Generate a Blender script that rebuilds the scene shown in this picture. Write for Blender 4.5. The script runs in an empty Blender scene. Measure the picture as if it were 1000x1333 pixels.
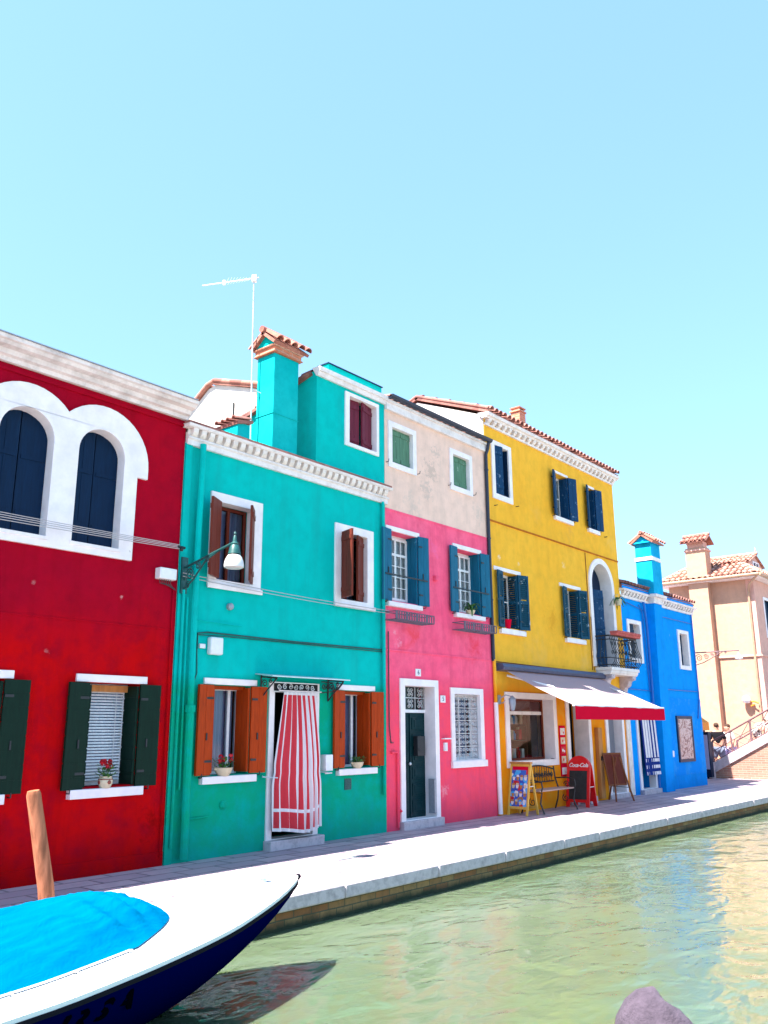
SUN_S=4.9; SKY_S=.15; EXPO=2.15; KX=.56; KY=-.11; SKY_AIR=1.0; SKY_DUST=.5; SKY_OZ=.75
ANT_ROT=2.09
import bpy, bmesh, math, random
from mathutils import Vector, Matrix
R=math.radians; PI=math.pi
rnd=random.Random(7)
scene=bpy.context.scene
C=scene.collection
D=9.5   # depth of the house fronts; pavement is z=0, the street runs along +X, the canal lies at smaller Y

# ------------------------------------------------------------ mesh builder
class MB:
    def __init__(s): s.v=[]; s.f=[]; s.m=[]
    def add(s,vs,fs,mi=0,M=None):
        o=len(s.v)
        for p in vs:
            p=Vector(p)
            if M is not None: p=M@p
            s.v.append(tuple(p))
        for f in fs: s.f.append(tuple(i+o for i in f)); s.m.append(mi)
        return s
    def merge(s,o,M=None):
        off=len(s.v)
        for p in o.v:
            s.v.append(tuple(M@Vector(p)) if M is not None else p)
        for f,m in zip(o.f,o.m): s.f.append(tuple(i+off for i in f)); s.m.append(m)
        return s
    def box(s,x0,x1,y0,y1,z0,z1,mi=0,M=None):
        vs=[(x0,y0,z0),(x1,y0,z0),(x1,y1,z0),(x0,y1,z0),(x0,y0,z1),(x1,y0,z1),(x1,y1,z1),(x0,y1,z1)]
        return s.add(vs,[(0,3,2,1),(4,5,6,7),(0,1,5,4),(1,2,6,5),(2,3,7,6),(3,0,4,7)],mi,M)
    def prism(s,pts,axis,a,b,mi=0,M=None):
        # pts polygon in the other two axes; axis 'x': pts=(y,z); 'y': pts=(x,z); 'z': pts=(x,y)
        def P(p,t):
            if axis=='x': return (t,p[0],p[1])
            if axis=='y': return (p[0],t,p[1])
            return (p[0],p[1],t)
        n=len(pts); vs=[P(p,a) for p in pts]+[P(p,b) for p in pts]
        fs=[tuple(range(n)),tuple(range(2*n-1,n-1,-1))]+[(i,(i+1)%n+0,(i+1)%n+n,i+n)[::-1] for i in range(n)]
        return s.add(vs,fs,mi,M)
    def tube(s,path,r,n=8,mi=0,caps=True,M=None):
        path=[Vector(p) for p in path]; rs=r if isinstance(r,(list,tuple)) else [r]*len(path)
        vs=[];fs=[]; up=None
        for i,p in enumerate(path):
            if i==0: t=path[1]-p
            elif i==len(path)-1: t=p-path[i-1]
            else: t=(path[i+1]-p).normalized()+(p-path[i-1]).normalized()
            t.normalize()
            if up is None:
                up=Vector((0,0,1)) if abs(t.z)<.9 else Vector((0,1,0))
            a=t.cross(up)
            if a.length<1e-4: a=t.cross(Vector((1,0,0)))
            a.normalize(); b=a.cross(t).normalized(); up=b
            for k in range(n):
                q=2*PI*k/n; vs.append(p+(a*math.cos(q)+b*math.sin(q))*rs[i])
        for i in range(len(path)-1):
            for k in range(n):
                k2=(k+1)%n; fs.append((i*n+k,i*n+k2,(i+1)*n+k2,(i+1)*n+k))
        if caps:
            fs.append(tuple(range(n))[::-1]); fs.append(tuple(range((len(path)-1)*n,len(path)*n)))
        return s.add(vs,fs,mi,M)
    def lathe(s,prof,c,n=20,mi=0,M=None,sx=1,sy=1):
        vs=[];fs=[]
        for (r,z) in prof:
            for k in range(n):
                q=2*PI*k/n; vs.append((c[0]+r*math.cos(q)*sx,c[1]+r*math.sin(q)*sy,c[2]+z))
        m=len(prof)
        for i in range(m-1):
            for k in range(n):
                k2=(k+1)%n; fs.append((i*n+k,i*n+k2,(i+1)*n+k2,(i+1)*n+k))
        fs.append(tuple(range(n))[::-1]); fs.append(tuple(range((m-1)*n,m*n)))
        return s.add(vs,fs,mi,M)
    def grid(s,fn,nu,nv,mi=None,wrap=False):
        vs=[fn(i/nu,j/nv) for j in range(nv+1) for i in range(nu+1)]
        o=len(s.v); s.v+= [tuple(v) for v in vs]
        for j in range(nv):
            for i in range(nu):
                a=o+j*(nu+1)+i; s.f.append((a,a+1,a+nu+2,a+nu+1)); s.m.append(mi(i/nu,j/nv) if mi else 0)
        return s
    def plate(s,outer,holes,y0,y1,mi=0,M=None):
        """flat plate with holes, outlines as (x,z), thickness from y0 to y1"""
        cu=bpy.data.curves.new('plate','CURVE'); cu.dimensions='2D'; cu.fill_mode='BOTH'; cu.extrude=abs(y1-y0)/2
        for loop in [outer]+list(holes):
            sp=cu.splines.new('POLY'); sp.points.add(len(loop)-1)
            for q,(x,z) in zip(sp.points,loop): q.co=(x,z,0,1)
            sp.use_cyclic_u=True
        ob=bpy.data.objects.new('plate',cu); C.objects.link(ob)
        dg=bpy.context.evaluated_depsgraph_get(); me=bpy.data.meshes.new_from_object(ob.evaluated_get(dg))
        ym=(y0+y1)/2
        s.add([(v.co.x,ym-v.co.z,v.co.y) for v in me.vertices],[tuple(p.vertices) for p in me.polygons],mi,M)
        bpy.data.objects.remove(ob); bpy.data.curves.remove(cu); bpy.data.meshes.remove(me)
        return s
    def text(s,body,size,M,mi=0,extrude=.002,align='CENTER',shear=0,bold=0):
        cu=bpy.data.curves.new('t','FONT'); cu.body=body; cu.size=size; cu.align_x=align; cu.align_y='CENTER'; cu.extrude=extrude; cu.shear=shear; cu.offset=bold
        ob=bpy.data.objects.new('t',cu); C.objects.link(ob)
        dg=bpy.context.evaluated_depsgraph_get(); me=bpy.data.meshes.new_from_object(ob.evaluated_get(dg))
        s.add([v.co.copy() for v in me.vertices],[tuple(p.vertices) for p in me.polygons],mi,M)
        bpy.data.objects.remove(ob); bpy.data.curves.remove(cu); bpy.data.meshes.remove(me)
        return s
    def ball(s,c,r,mi=0,n=8,sx=1,sy=1,sz=1,jit=0):
        prof=[]
        vs=[];fs=[]
        m=max(4,n//2)
        for i in range(m+1):
            th=PI*i/m
            for k in range(n):
                q=2*PI*k/n; rr=r*(1+rnd.uniform(-jit,jit))
                vs.append((c[0]+rr*math.sin(th)*math.cos(q)*sx,c[1]+rr*math.sin(th)*math.sin(q)*sy,c[2]-rr*math.cos(th)*sz))
        for i in range(m):
            for k in range(n):
                k2=(k+1)%n; fs.append((i*n+k,i*n+k2,(i+1)*n+k2,(i+1)*n+k))
        return s.add(vs,fs,mi)
    def mesh(s,name,mats,base=(0,0,0),smooth=True,ang=32):
        me=bpy.data.meshes.new(name); b=Vector(base)
        me.from_pydata([tuple(Vector(v)-b) for v in s.v],[],s.f)
        for m in (mats if isinstance(mats,(list,tuple)) else [mats]): me.materials.append(m)
        me.polygons.foreach_set('material_index',s.m)
        bm=bmesh.new(); bm.from_mesh(me); bmesh.ops.remove_doubles(bm,verts=bm.verts,dist=1e-5)
        bmesh.ops.recalc_face_normals(bm,faces=bm.faces); bm.to_mesh(me); bm.free()
        if smooth:
            me.polygons.foreach_set('use_smooth',[True]*len(me.polygons)); me.set_sharp_from_angle(angle=R(ang))
        me.update(); return me

def root_loc(o):
    while o.parent: o=o.parent
    return o.location.copy()
def tag(o,label=None,cat=None,group=None,kind=None):
    if label: o['label']=label
    if cat: o['category']=cat
    if group: o['group']=group
    if kind: o['kind']=kind
    return o
def thing(name,label,cat,loc=(0,0,0),group=None):
    o=bpy.data.objects.new(name,None); C.objects.link(o); o.location=loc; o.empty_display_size=.1
    return tag(o,label,cat,group)
def part(mb,name,mats,parent,bevel=0,label=None,smooth=True,ang=32):
    o=bpy.data.objects.new(name,mb.mesh(name,mats,root_loc(parent),smooth,ang)); C.objects.link(o); o.parent=parent
    if bevel: 
        b=o.modifiers.new('Bevel','BEVEL'); b.width=bevel; b.segments=2; b.limit_method='ANGLE'; b.angle_limit=R(40)
    if label: o['label']=label
    return o
def solo(mb,name,mats,loc,label=None,cat=None,group=None,kind=None,bevel=0,smooth=True,ang=32):
    o=bpy.data.objects.new(name,mb.mesh(name,mats,loc,smooth,ang)); C.objects.link(o); o.location=loc
    if bevel:
        b=o.modifiers.new('Bevel','BEVEL'); b.width=bevel; b.segments=2; b.limit_method='ANGLE'; b.angle_limit=R(40)
    return tag(o,label,cat,group,kind)
def copy_tree(o,parent=None,loc=None,label=None):
    c=o.copy(); C.objects.link(c)
    if parent is not None: c.parent=parent
    if loc is not None: c.location=loc
    if label: c['label']=label
    for ch in [x for x in bpy.data.objects if x.parent==o]: copy_tree(ch,c)
    return c
def arc(cx,cz,r,a0,a1,n=20,rz=None):
    rz=rz or r
    return [(cx+r*math.cos(R(a0+(a1-a0)*i/n)),cz+rz*math.sin(R(a0+(a1-a0)*i/n))) for i in range(n+1)]
def rect(x0,x1,z0,z1): return [(x0,z0),(x1,z0),(x1,z1),(x0,z1)]
def archhole(x0,x1,z0,zc): return [(x0,z0),(x1,z0)]+arc((x0+x1)/2,zc,(x1-x0)/2,0,180,18)

# ------------------------------------------------------------ materials
def mat(name): 
    m=bpy.data.materials.new(name); m.use_nodes=True; nt=m.node_tree
    return m,nt,nt.nodes['Principled BSDF'],nt.nodes['Material Output']
def noise(nt,vec,scale,detail=4,rough=.55,dist=0):
    n=nt.nodes.new('ShaderNodeTexNoise'); n.inputs['Scale'].default_value=scale; n.inputs['Detail'].default_value=detail
    n.inputs['Roughness'].default_value=rough; n.inputs['Distortion'].default_value=dist
    if vec is not None: nt.links.new(vec,n.inputs['Vector'])
    return n
def ramp(nt,fac,stops):
    r=nt.nodes.new('ShaderNodeValToRGB'); e=r.color_ramp.elements
    while len(e)<len(stops): e.new(.5)
    for q,(p,c) in zip(e,stops): q.position=p; q.color=(c if len(c)==4 else (*c,1)) if isinstance(c,(tuple,list)) else (c,c,c,1)
    nt.links.new(fac,r.inputs[0]); return r
def mix(nt,fac,a,b,mode='MIX'):
    m=nt.nodes.new('ShaderNodeMix'); m.data_type='RGBA'; m.blend_type=mode
    def put(x,s):
        if hasattr(x,'links') or isinstance(x,bpy.types.NodeSocket): nt.links.new(x,s)
        elif isinstance(x,(int,float)): s.default_value=x
        else: s.default_value=(*x,1) if len(x)==3 else x
    put(fac,m.inputs[0]); put(a,m.inputs[6]); put(b,m.inputs[7]); return m.outputs[2]
def posn(nt,obj=False):
    if obj: return nt.nodes.new('ShaderNodeTexCoord').outputs['Object']
    return nt.nodes.new('ShaderNodeNewGeometry').outputs['Position']
def mapping(nt,vec,scale=(1,1,1),rot=(0,0,0),loc=(0,0,0)):
    m=nt.nodes.new('ShaderNodeMapping'); m.inputs['Scale'].default_value=scale; m.inputs['Rotation'].default_value=rot; m.inputs['Location'].default_value=loc
    nt.links.new(vec,m.inputs['Vector']); return m.outputs[0]
def bump(nt,b,h,strength=.3,dist=.01,prev=None):
    n=nt.nodes.new('ShaderNodeBump'); n.inputs['Strength'].default_value=strength; n.inputs['Distance'].default_value=dist
    nt.links.new(h,n.inputs['Height'])
    if prev is not None: nt.links.new(prev,n.inputs['Normal'])
    nt.links.new(n.outputs[0],b.inputs['Normal']); return n.outputs[0]
def mul(c,k): return tuple(min(1,x*k) for x in c)

def MR(nt,v,a,b,c,d):
    m=nt.nodes.new('ShaderNodeMapRange'); nt.links.new(v,m.inputs[0])
    for i,q in enumerate((a,b,c,d)): m.inputs[i+1].default_value=q
    return m.outputs[0]
def stucco(name,col,alt=None,var=.18,patch=None,patchamt=.0,grime=.35,grimecol=None,bumpk=1.0,zone=None,rough=.85,spots=()):
    """painted lime render: soft cloudy tone, streaks, rubbed patches, damp at the foot"""
    m,nt,b,out=mat(name); P=posn(nt)
    alt=alt or mul(col,.8)
    n1=noise(nt,P,.55,5,.6); f=ramp(nt,n1.outputs[0],[(.35,0),(.68,1)]).outputs[0]
    mm=nt.nodes.new('ShaderNodeMath'); mm.operation='MULTIPLY'; mm.inputs[1].default_value=min(1,var*3); nt.links.new(f,mm.inputs[0])
    c=mix(nt,mm.outputs[0],col,alt)
    if zone:   # a lower band in a second colour: (z, half width, colour)
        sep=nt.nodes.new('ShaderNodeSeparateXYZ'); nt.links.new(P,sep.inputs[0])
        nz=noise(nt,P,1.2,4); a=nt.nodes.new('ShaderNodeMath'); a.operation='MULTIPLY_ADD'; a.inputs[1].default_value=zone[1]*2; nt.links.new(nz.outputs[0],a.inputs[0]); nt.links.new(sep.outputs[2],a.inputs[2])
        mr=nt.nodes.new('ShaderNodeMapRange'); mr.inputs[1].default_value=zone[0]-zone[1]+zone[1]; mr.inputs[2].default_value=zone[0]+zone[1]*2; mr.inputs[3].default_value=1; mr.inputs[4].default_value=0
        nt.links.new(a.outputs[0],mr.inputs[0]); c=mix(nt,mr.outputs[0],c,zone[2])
    # mid mottling
    n2=noise(nt,P,4.5,6,.65); f2=ramp(nt,n2.outputs[0],[(.42,0),(.75,.8)]).outputs[0]
    c=mix(nt,f2,c,mul(col,.78) if max(col)>.12 else mul(col,.7))
    # rain streaks
    ns=noise(nt,mapping(nt,P,(1.9,1.9,.22)),1.6,7,.72,.25); fs=ramp(nt,ns.outputs[0],[(.48,0),(.8,.45*grime/.35)]).outputs[0]
    c=mix(nt,fs,c,grimecol or mul(col,.62))
    if patch is not None and patchamt>0:
        n3=noise(nt,P,1.7,9,.72,.4); f3=ramp(nt,n3.outputs[0],[(1-patchamt-.02,0),(1-patchamt,1)]).outputs[0]
        c=mix(nt,f3,c,patch)
    for (sx,sz,sr,sc,st) in spots:     # flaked or stained places at fixed spots of the wall
        vm=nt.nodes.new('ShaderNodeVectorMath'); vm.operation='MULTIPLY'; vm.inputs[1].default_value=(1,0,1); nt.links.new(P,vm.inputs[0])
        vd=nt.nodes.new('ShaderNodeVectorMath'); vd.operation='DISTANCE'; vd.inputs[1].default_value=(sx,0,sz); nt.links.new(vm.outputs[0],vd.inputs[0])
        ns2=noise(nt,P,3.5/max(sr,.15)*st,7,.7,.5); a=nt.nodes.new('ShaderNodeMath'); a.operation='MULTIPLY_ADD'; a.inputs[1].default_value=1/sr; nt.links.new(vd.outputs['Value'],a.inputs[0])
        b2=nt.nodes.new('ShaderNodeMath'); b2.operation='MULTIPLY'; b2.inputs[1].default_value=3.2; nt.links.new(ns2.outputs[0],b2.inputs[0]); nt.links.new(b2.outputs[0],a.inputs[2])
        c=mix(nt,ramp(nt,a.outputs[0],[(0,1),(.5,1),(1,0)]).outputs[0] if 0 else MR(nt,a.outputs[0],1.45 if st<1.5 else 1.7,2.15 if st<1.5 else 2.0,.62 if st<1.5 else .8,0),c,sc)
    # damp foot
    sep=nt.nodes.new('ShaderNodeSeparateXYZ'); nt.links.new(P,sep.inputs[0])
    nb=noise(nt,mapping(nt,P,(2,2,1)),1.3,6,.7); a=nt.nodes.new('ShaderNodeMath'); a.operation='MULTIPLY_ADD'; a.inputs[1].default_value=-.9; nt.links.new(nb.outputs[0],a.inputs[0]); nt.links.new(sep.outputs[2],a.inputs[2])
    mr=nt.nodes.new('ShaderNodeMapRange'); mr.inputs[1].default_value=-.45; mr.inputs[2].default_value=.05; mr.inputs[3].default_value=grime; mr.inputs[4].default_value=0
    nt.links.new(a.outputs[0],mr.inputs[0]); c=mix(nt,mr.outputs[0],c,grimecol or mul(col,.6))
    nt.links.new(c,b.inputs['Base Color']); b.inputs['Roughness'].default_value=rough; b.inputs['Specular IOR Level'].default_value=.06
    nf=noise(nt,P,55,6,.6); nm=noise(nt,P,3.2,4,.5)
    q=bump(nt,b,nf.outputs[0],.28*bumpk,.006); bump(nt,b,nm.outputs[0],.5*bumpk,.03,q)
    return m
def paint(name,col,rough=.5,var=.12,bumpk=.3,scale=14,spec=.4,metal=0,wear=None,wearamt=.0,obj=True):
    m,nt,b,out=mat(name); P=posn(nt,obj)
    n1=noise(nt,P,scale,5,.6); f=ramp(nt,n1.outputs[0],[(.35,0),(.7,1)]).outputs[0]
    c=mix(nt,f,mul(col,1+var*.5),mul(col,1-var))
    if wear is not None:
        n2=noise(nt,P,scale*.8,8,.7,.3); f2=ramp(nt,n2.outputs[0],[(1-wearamt-.03,0),(1-wearamt,1)]).outputs[0]; c=mix(nt,f2,c,wear)
    nt.links.new(c,b.inputs['Base Color']); b.inputs['Roughness'].default_value=rough; b.inputs['Metallic'].default_value=metal; b.inputs['Specular IOR Level'].default_value=spec
    if bumpk:
        n3=noise(nt,P,scale*4,4); bump(nt,b,n3.outputs[0],bumpk,.004)
    return m
def woodpaint(name,col,rough=.55,var=.25,wear=None,wearamt=0,sc=(30,30,2.5)):
    m,nt,b,out=mat(name); P=posn(nt,True)
    n=noise(nt,mapping(nt,P,sc),1.5,6,.6,.4); f=ramp(nt,n.outputs[0],[(.3,0),(.75,1)]).outputs[0]
    c=mix(nt,f,mul(col,1.12),mul(col,1-var))
    if wear is not None:
        n2=noise(nt,P,9,8,.7,.3); f2=ramp(nt,n2.outputs[0],[(1-wearamt-.03,0),(1-wearamt,1)]).outputs[0]; c=mix(nt,f2,c,wear)
    nt.links.new(c,b.inputs['Base Color']); b.inputs['Roughness'].default_value=rough; b.inputs['Specular IOR Level'].default_value=.12
    bump(nt,b,n.outputs[0],.35,.004); return m
def stone(name,col,dirt=(.12,.1,.09),dirtamt=.5,scale=3,rough=.8,bk=1):
    m,nt,b,out=mat(name); P=posn(nt)
    n1=noise(nt,P,scale,8,.68,.2); f=ramp(nt,n1.outputs[0],[(.45,0),(.72,dirtamt)]).outputs[0]
    c=mix(nt,f,col,dirt)
    n2=noise(nt,P,scale*9,5,.6); f2=ramp(nt,n2.outputs[0],[(.3,0),(.8,.35)]).outputs[0]; c=mix(nt,f2,c,mul(col,.7))
    nt.links.new(c,b.inputs['Base Color']); b.inputs['Roughness'].default_value=rough
    bump(nt,b,n2.outputs[0],.4*bk,.008); return m
def brick(name,c1,c2,mortar,scale=1,vecswap=None,bw=.26,bh=.07,dirt=None,algae=None):
    m,nt,b,out=mat(name); P=posn(nt)
    if vecswap=='yz':   # wall facing X
        s=nt.nodes.new('ShaderNodeSeparateXYZ'); nt.links.new(P,s.inputs[0]); k=nt.nodes.new('ShaderNodeCombineXYZ'); nt.links.new(s.outputs[1],k.inputs[0]); nt.links.new(s.outputs[2],k.inputs[1]); V=k.outputs[0]
    elif vecswap=='xz':
        s=nt.nodes.new('ShaderNodeSeparateXYZ'); nt.links.new(P,s.inputs[0]); k=nt.nodes.new('ShaderNodeCombineXYZ'); nt.links.new(s.outputs[0],k.inputs[0]); nt.links.new(s.outputs[2],k.inputs[1]); V=k.outputs[0]
    else: V=P
    nd=noise(nt,P,3,3); 
    vm=nt.nodes.new('ShaderNodeVectorMath'); vm.operation='MULTIPLY_ADD'; vm.inputs[1].default_value=(.02,.02,.02); nt.links.new(nd.outputs[1],vm.inputs[0]); nt.links.new(V,vm.inputs[2])
    t=nt.nodes.new('ShaderNodeTexBrick'); nt.links.new(vm.outputs[0],t.inputs[0]); t.inputs['Scale'].default_value=scale
    t.inputs['Brick Width'].default_value=bw; t.inputs['Row Height'].default_value=bh; t.inputs['Mortar Size'].default_value=bh*.1; t.inputs['Mortar Smooth'].default_value=.3
    t.inputs['Color1'].default_value=(*c1,1); t.inputs['Color2'].default_value=(*c2,1); t.inputs['Mortar'].default_value=(*mortar,1); t.inputs['Bias'].default_value=-.1
    n=noise(nt,P,9,6,.7); f=ramp(nt,n.outputs[0],[(.4,0),(.75,.6)]).outputs[0]
    c=mix(nt,f,t.outputs[0],dirt or mul(c1,.5))
    if algae is not None:
        sz=nt.nodes.new('ShaderNodeSeparateXYZ'); nt.links.new(P,sz.inputs[0]); na=noise(nt,P,2.5,6,.7); aa=nt.nodes.new('ShaderNodeMath'); aa.operation='MULTIPLY_ADD'; aa.inputs[1].default_value=.16; nt.links.new(na.outputs[0],aa.inputs[0]); nt.links.new(sz.outputs[2],aa.inputs[2])
        c=mix(nt,MR(nt,aa.outputs[0],algae-.03,algae+.05,1,0),c,(.018,.028,.010))
    nt.links.new(c,b.inputs['Base Color']); b.inputs['Roughness'].default_value=.85
    inv=nt.nodes.new('ShaderNodeMath'); inv.operation='SUBTRACT'; inv.inputs[0].default_value=1; nt.links.new(t.outputs[1],inv.inputs[1])
    q=bump(nt,b,inv.outputs[0],.6,.012); bump(nt,b,n.outputs[0],.4,.01,q); return m
def flat(name,col,rough=.6,metal=0,spec=.4): 
    m,nt,b,out=mat(name); b.inputs['Base Color'].default_value=(*col,1); b.inputs['Roughness'].default_value=rough; b.inputs['Metallic'].default_value=metal; b.inputs['Specular IOR Level'].default_value=spec
    return m
def fabric(name,col,rough=.9):
    m,nt,b,out=mat(name); P=posn(nt,True)
    n=noise(nt,P,180,2); n2=noise(nt,P,6,4); f=ramp(nt,n2.outputs[0],[(.3,0),(.8,.25)]).outputs[0]
    nt.links.new(mix(nt,f,col,mul(col,.75)),b.inputs['Base Color']); b.inputs['Roughness'].default_value=rough; b.inputs['Specular IOR Level'].default_value=.02
    bump(nt,b,n.outputs[0],.3,.002); return m
def glassmat():
    m=bpy.data.materials.new('window_glass'); m.use_nodes=True; nt=m.node_tree; nt.nodes.clear()
    out=nt.nodes.new('ShaderNodeOutputMaterial'); t=nt.nodes.new('ShaderNodeBsdfTransparent'); t.inputs[0].default_value=(.72,.78,.8,1)
    g=nt.nodes.new('ShaderNodeBsdfGlossy'); g.inputs['Roughness'].default_value=.03; fr=nt.nodes.new('ShaderNodeFresnel'); fr.inputs[0].default_value=1.6
    n=noise(nt,posn(nt),1.5,2); bp=nt.nodes.new('ShaderNodeBump'); bp.inputs['Strength'].default_value=.1; bp.inputs['Distance'].default_value=.01; nt.links.new(n.outputs[0],bp.inputs['Height']); nt.links.new(bp.outputs[0],g.inputs['Normal'])
    mx=nt.nodes.new('ShaderNodeMixShader'); nt.links.new(fr.outputs[0],mx.inputs[0]); nt.links.new(t.outputs[0],mx.inputs[1]); nt.links.new(g.outputs[0],mx.inputs[2]); nt.links.new(mx.outputs[0],out.inputs[0])
    return m
def water():
    m,nt,b,out=mat('canal_water'); P=posn(nt)
    n1=noise(nt,P,.25,3); f=ramp(nt,n1.outputs[0],[(.3,0),(.7,1)]).outputs[0]
    nt.links.new(mix(nt,f,WCOL1,WCOL2),b.inputs['Base Color']); b.inputs['Roughness'].default_value=.06; b.inputs['IOR'].default_value=1.333; b.inputs['Specular IOR Level'].default_value=.85; b.inputs['Subsurface Weight'].default_value=.75; b.inputs['Subsurface Radius'].default_value=(.5,.7,.4); b.inputs['Subsurface Scale'].default_value=.5
    a=noise(nt,mapping(nt,P,(1,1.7,1),(0,0,R(20))),1.6,2,.5,.6); c=noise(nt,mapping(nt,P,(1,1.5,1),(0,0,R(-25))),5.5,3,.55,.5); d=noise(nt,P,.5,2)
    q=bump(nt,b,a.outputs[0],.5,.065); q=bump(nt,b,d.outputs[0],.4,.10,q); q=bump(nt,b,c.outputs[0],.35,.020,q); e=noise(nt,mapping(nt,P,(1,2.2,1),(0,0,R(12))),10,2,.5,.3); bump(nt,b,e.outputs[0],.12,.006,q)
    return m
def tilemat(name,c1,c2,c3):
    m,nt,b,out=mat(name); P=posn(nt)
    v=nt.nodes.new('ShaderNodeTexVoronoi'); v.inputs['Scale'].default_value=3.2; nt.links.new(P,v.inputs[0])
    s=nt.nodes.new('ShaderNodeSeparateColor'); nt.links.new(v.outputs['Color'],s.inputs[0])
    r=ramp(nt,s.outputs[0],[(.0,c1),(.5,c2),(1,c3)])
    n=noise(nt,P,12,6,.7); f=ramp(nt,n.outputs[0],[(.4,0),(.75,.7)]).outputs[0]
    nt.links.new(mix(nt,f,r.outputs[0],mul(c1,.45)),b.inputs['Base Color']); b.inputs['Roughness'].default_value=.9
    bump(nt,b,n.outputs[0],.4,.008); return m
WCOL1=(.074,.108,.059); WCOL2=(.100,.132,.083)
M={}
M['red']=stucco('red_render',(.33,.001,.017),(.40,.001,.012),.25,zone=(2.9,.5,(.50,.001,.003)),spots=[(5.25,2.55,.06,(.6,.3,.3),.6),(6.2,3.3,.05,(.6,.3,.3),.6),(5.0,3.35,.05,(.5,.2,.2),.6),(6.9,.5,.35,(.12,.0,.0),.8),(4.6,.4,.6,(.2,.0,.0),.8)],patch=(.42,.06,.07),patchamt=.2,grime=.3,grimecol=(.14,.0,.0))
M['green']=stucco('turquoise_render',(.0,.48,.43),(.0,.43,.39),.24,grime=.35,zone=(2.3,.12,(.001,.33,.18)),patch=(.25,.55,.55),patchamt=.2,grimecol=(.01,.24,.22))
M['greenup']=stucco('turquoise_render_chimney',(.0,.42,.42),(.01,.46,.45),.3,grime=.2,patch=(.35,.6,.6),patchamt=.25,grimecol=(.01,.3,.33))
M['pink']=stucco('pink_render',(.95,.10,.21),(.95,.17,.28),.3,zone=(2.4,.2,(.92,.075,.13)),spots=[(11.85,3.12,.16,(.85,.40,.50),.7),(11.75,3.3,.08,(.85,.45,.5),.7),(13.15,.55,.22,(.85,.38,.42),.8),(14.3,3.2,.5,(.8,.03,.05),.6),(12.2,3.3,.6,(.84,.05,.06),.5),(13.0,5.0,.3,(.86,.15,.33),.6)],patch=(.85,.28,.36),patchamt=.28,grime=.35,grimecol=(.5,.04,.09))
M['cream']=stucco('cream_render',(.84,.58,.47),(.80,.55,.44),.2,patch=(.40,.33,.28),patchamt=.27,spots=[(12.95,6.55,.5,(.55,.40,.33),1.6),(12.75,6.15,.45,(.58,.43,.36),1.6),(13.1,6.95,.35,(.58,.43,.36),1.6),(12.3,5.75,.5,(.52,.42,.36),1),(14.6,6.0,.4,(.52,.42,.36),1)],grime=.3,grimecol=(.42,.34,.28))
M['yellow']=stucco('ochre_render',(.90,.47,.045),(.88,.42,.03),.25,zone=(2.45,.12,(.82,.25,.005)),spots=[(15.3,5.18,.11,(.78,.74,.62),.7),(16.1,5.15,.08,(.78,.72,.55),.7),(18.2,5.42,.13,(.78,.72,.55),.7),(17.5,4.0,.7,(.62,.27,.02),.9),(16.7,3.15,.9,(.78,.43,.08),.7),(19.0,3.2,.6,(.8,.45,.1),.8),(18.6,6.3,.4,(.7,.34,.06),.8),(17.0,6.5,.5,(.8,.42,.07),.7),(20.9,6.3,.5,(.8,.46,.1),.8)],patch=(.78,.64,.42),patchamt=.26,grime=.3,grimecol=(.6,.24,.02))  # orange zone: awning shade and bounce light put into the wall colour
M['blue']=stucco('blue_render',(.0,.30,.82),(.0,.25,.76),.2,patch=(.08,.36,.72),patchamt=.3,grime=.4,grimecol=(.0,.14,.45))
M['bluelight']=stucco('blue_patched_render',(.02,.30,.78),(.01,.26,.74),.3,patch=(.0,.24,.76),patchamt=.5,grime=.3,grimecol=(.0,.16,.5))
M['pale']=stucco('pale_pink_render',(.49,.295,.21),(.46,.265,.185),.2,patch=(.6,.36,.24),patchamt=.2,grime=.3,grimecol=(.6,.36,.22))
M['paleside']=stucco('salmon_render',(.66,.38,.31),(.62,.34,.28),.2,grime=.3)
M['whitewall']=stucco('whitewashed_render',(.60,.56,.53),(.56,.5,.47),.2,grime=.3,grimecol=(.5,.44,.4))
M['wht']=paint('white_painted_stone',(.82,.75,.76),.6,.10,.4,5,wear=(.42,.37,.35),wearamt=.30,obj=False)
M['cornice']=stone('weathered_white_cornice',(.78,.70,.68),(.33,.27,.26),.75,3.5)
M['cornice2']=stone('white_plaster_cornice',(.80,.74,.73),(.42,.36,.34),.6,4)
M['corndirt']=stone('stained_moulding',(.80,.72,.67),(.42,.34,.30),.6,5)
M['istria']=stone('white_kerb_stone',(.54,.45,.48),(.20,.165,.18),.75,9)
M['brickwet']=brick('wet_canal_brick',(.26,.10,.035),(.33,.20,.08),(.09,.08,.045),1,'xz',.26,.075,(.05,.05,.03),algae=-.20)
M['brickred']=brick('bridge_brick',(.30,.12,.08),(.38,.18,.12),(.40,.33,.28),1,'yz',.25,.07,(.3,.2,.16))
M['brickch']=brick('orange_chimney_brick',(.55,.17,.09),(.6,.22,.12),(.55,.4,.32),1,'xz',.22,.065)
M['tile']=tilemat('terracotta_tiles',(.34,.12,.085),(.46,.20,.15),(.24,.08,.06))
M['tiledark']=tilemat('old_dark_tiles',(.30,.11,.09),(.36,.16,.13),(.20,.08,.07))
M['tilepale']=tilemat('sun_bleached_tiles',(.42,.18,.13),(.55,.33,.25),(.32,.12,.09))
M['glass']=glassmat()
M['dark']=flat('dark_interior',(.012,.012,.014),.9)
M['curtblue']=fabric('grey_blue_net_curtain',(.34,.38,.62))
M['lace']=fabric('white_lace',(.80,.80,.82))
M['brn']=woodpaint('orange_brown_wood',(.40,.042,.003),.5,.3)
M['brnd']=woodpaint('dark_red_brown_wood',(.16,.03,.018),.5,.3)
M['maroon']=woodpaint('maroon_wood',(.15,.02,.04),.5,.3)
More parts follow.
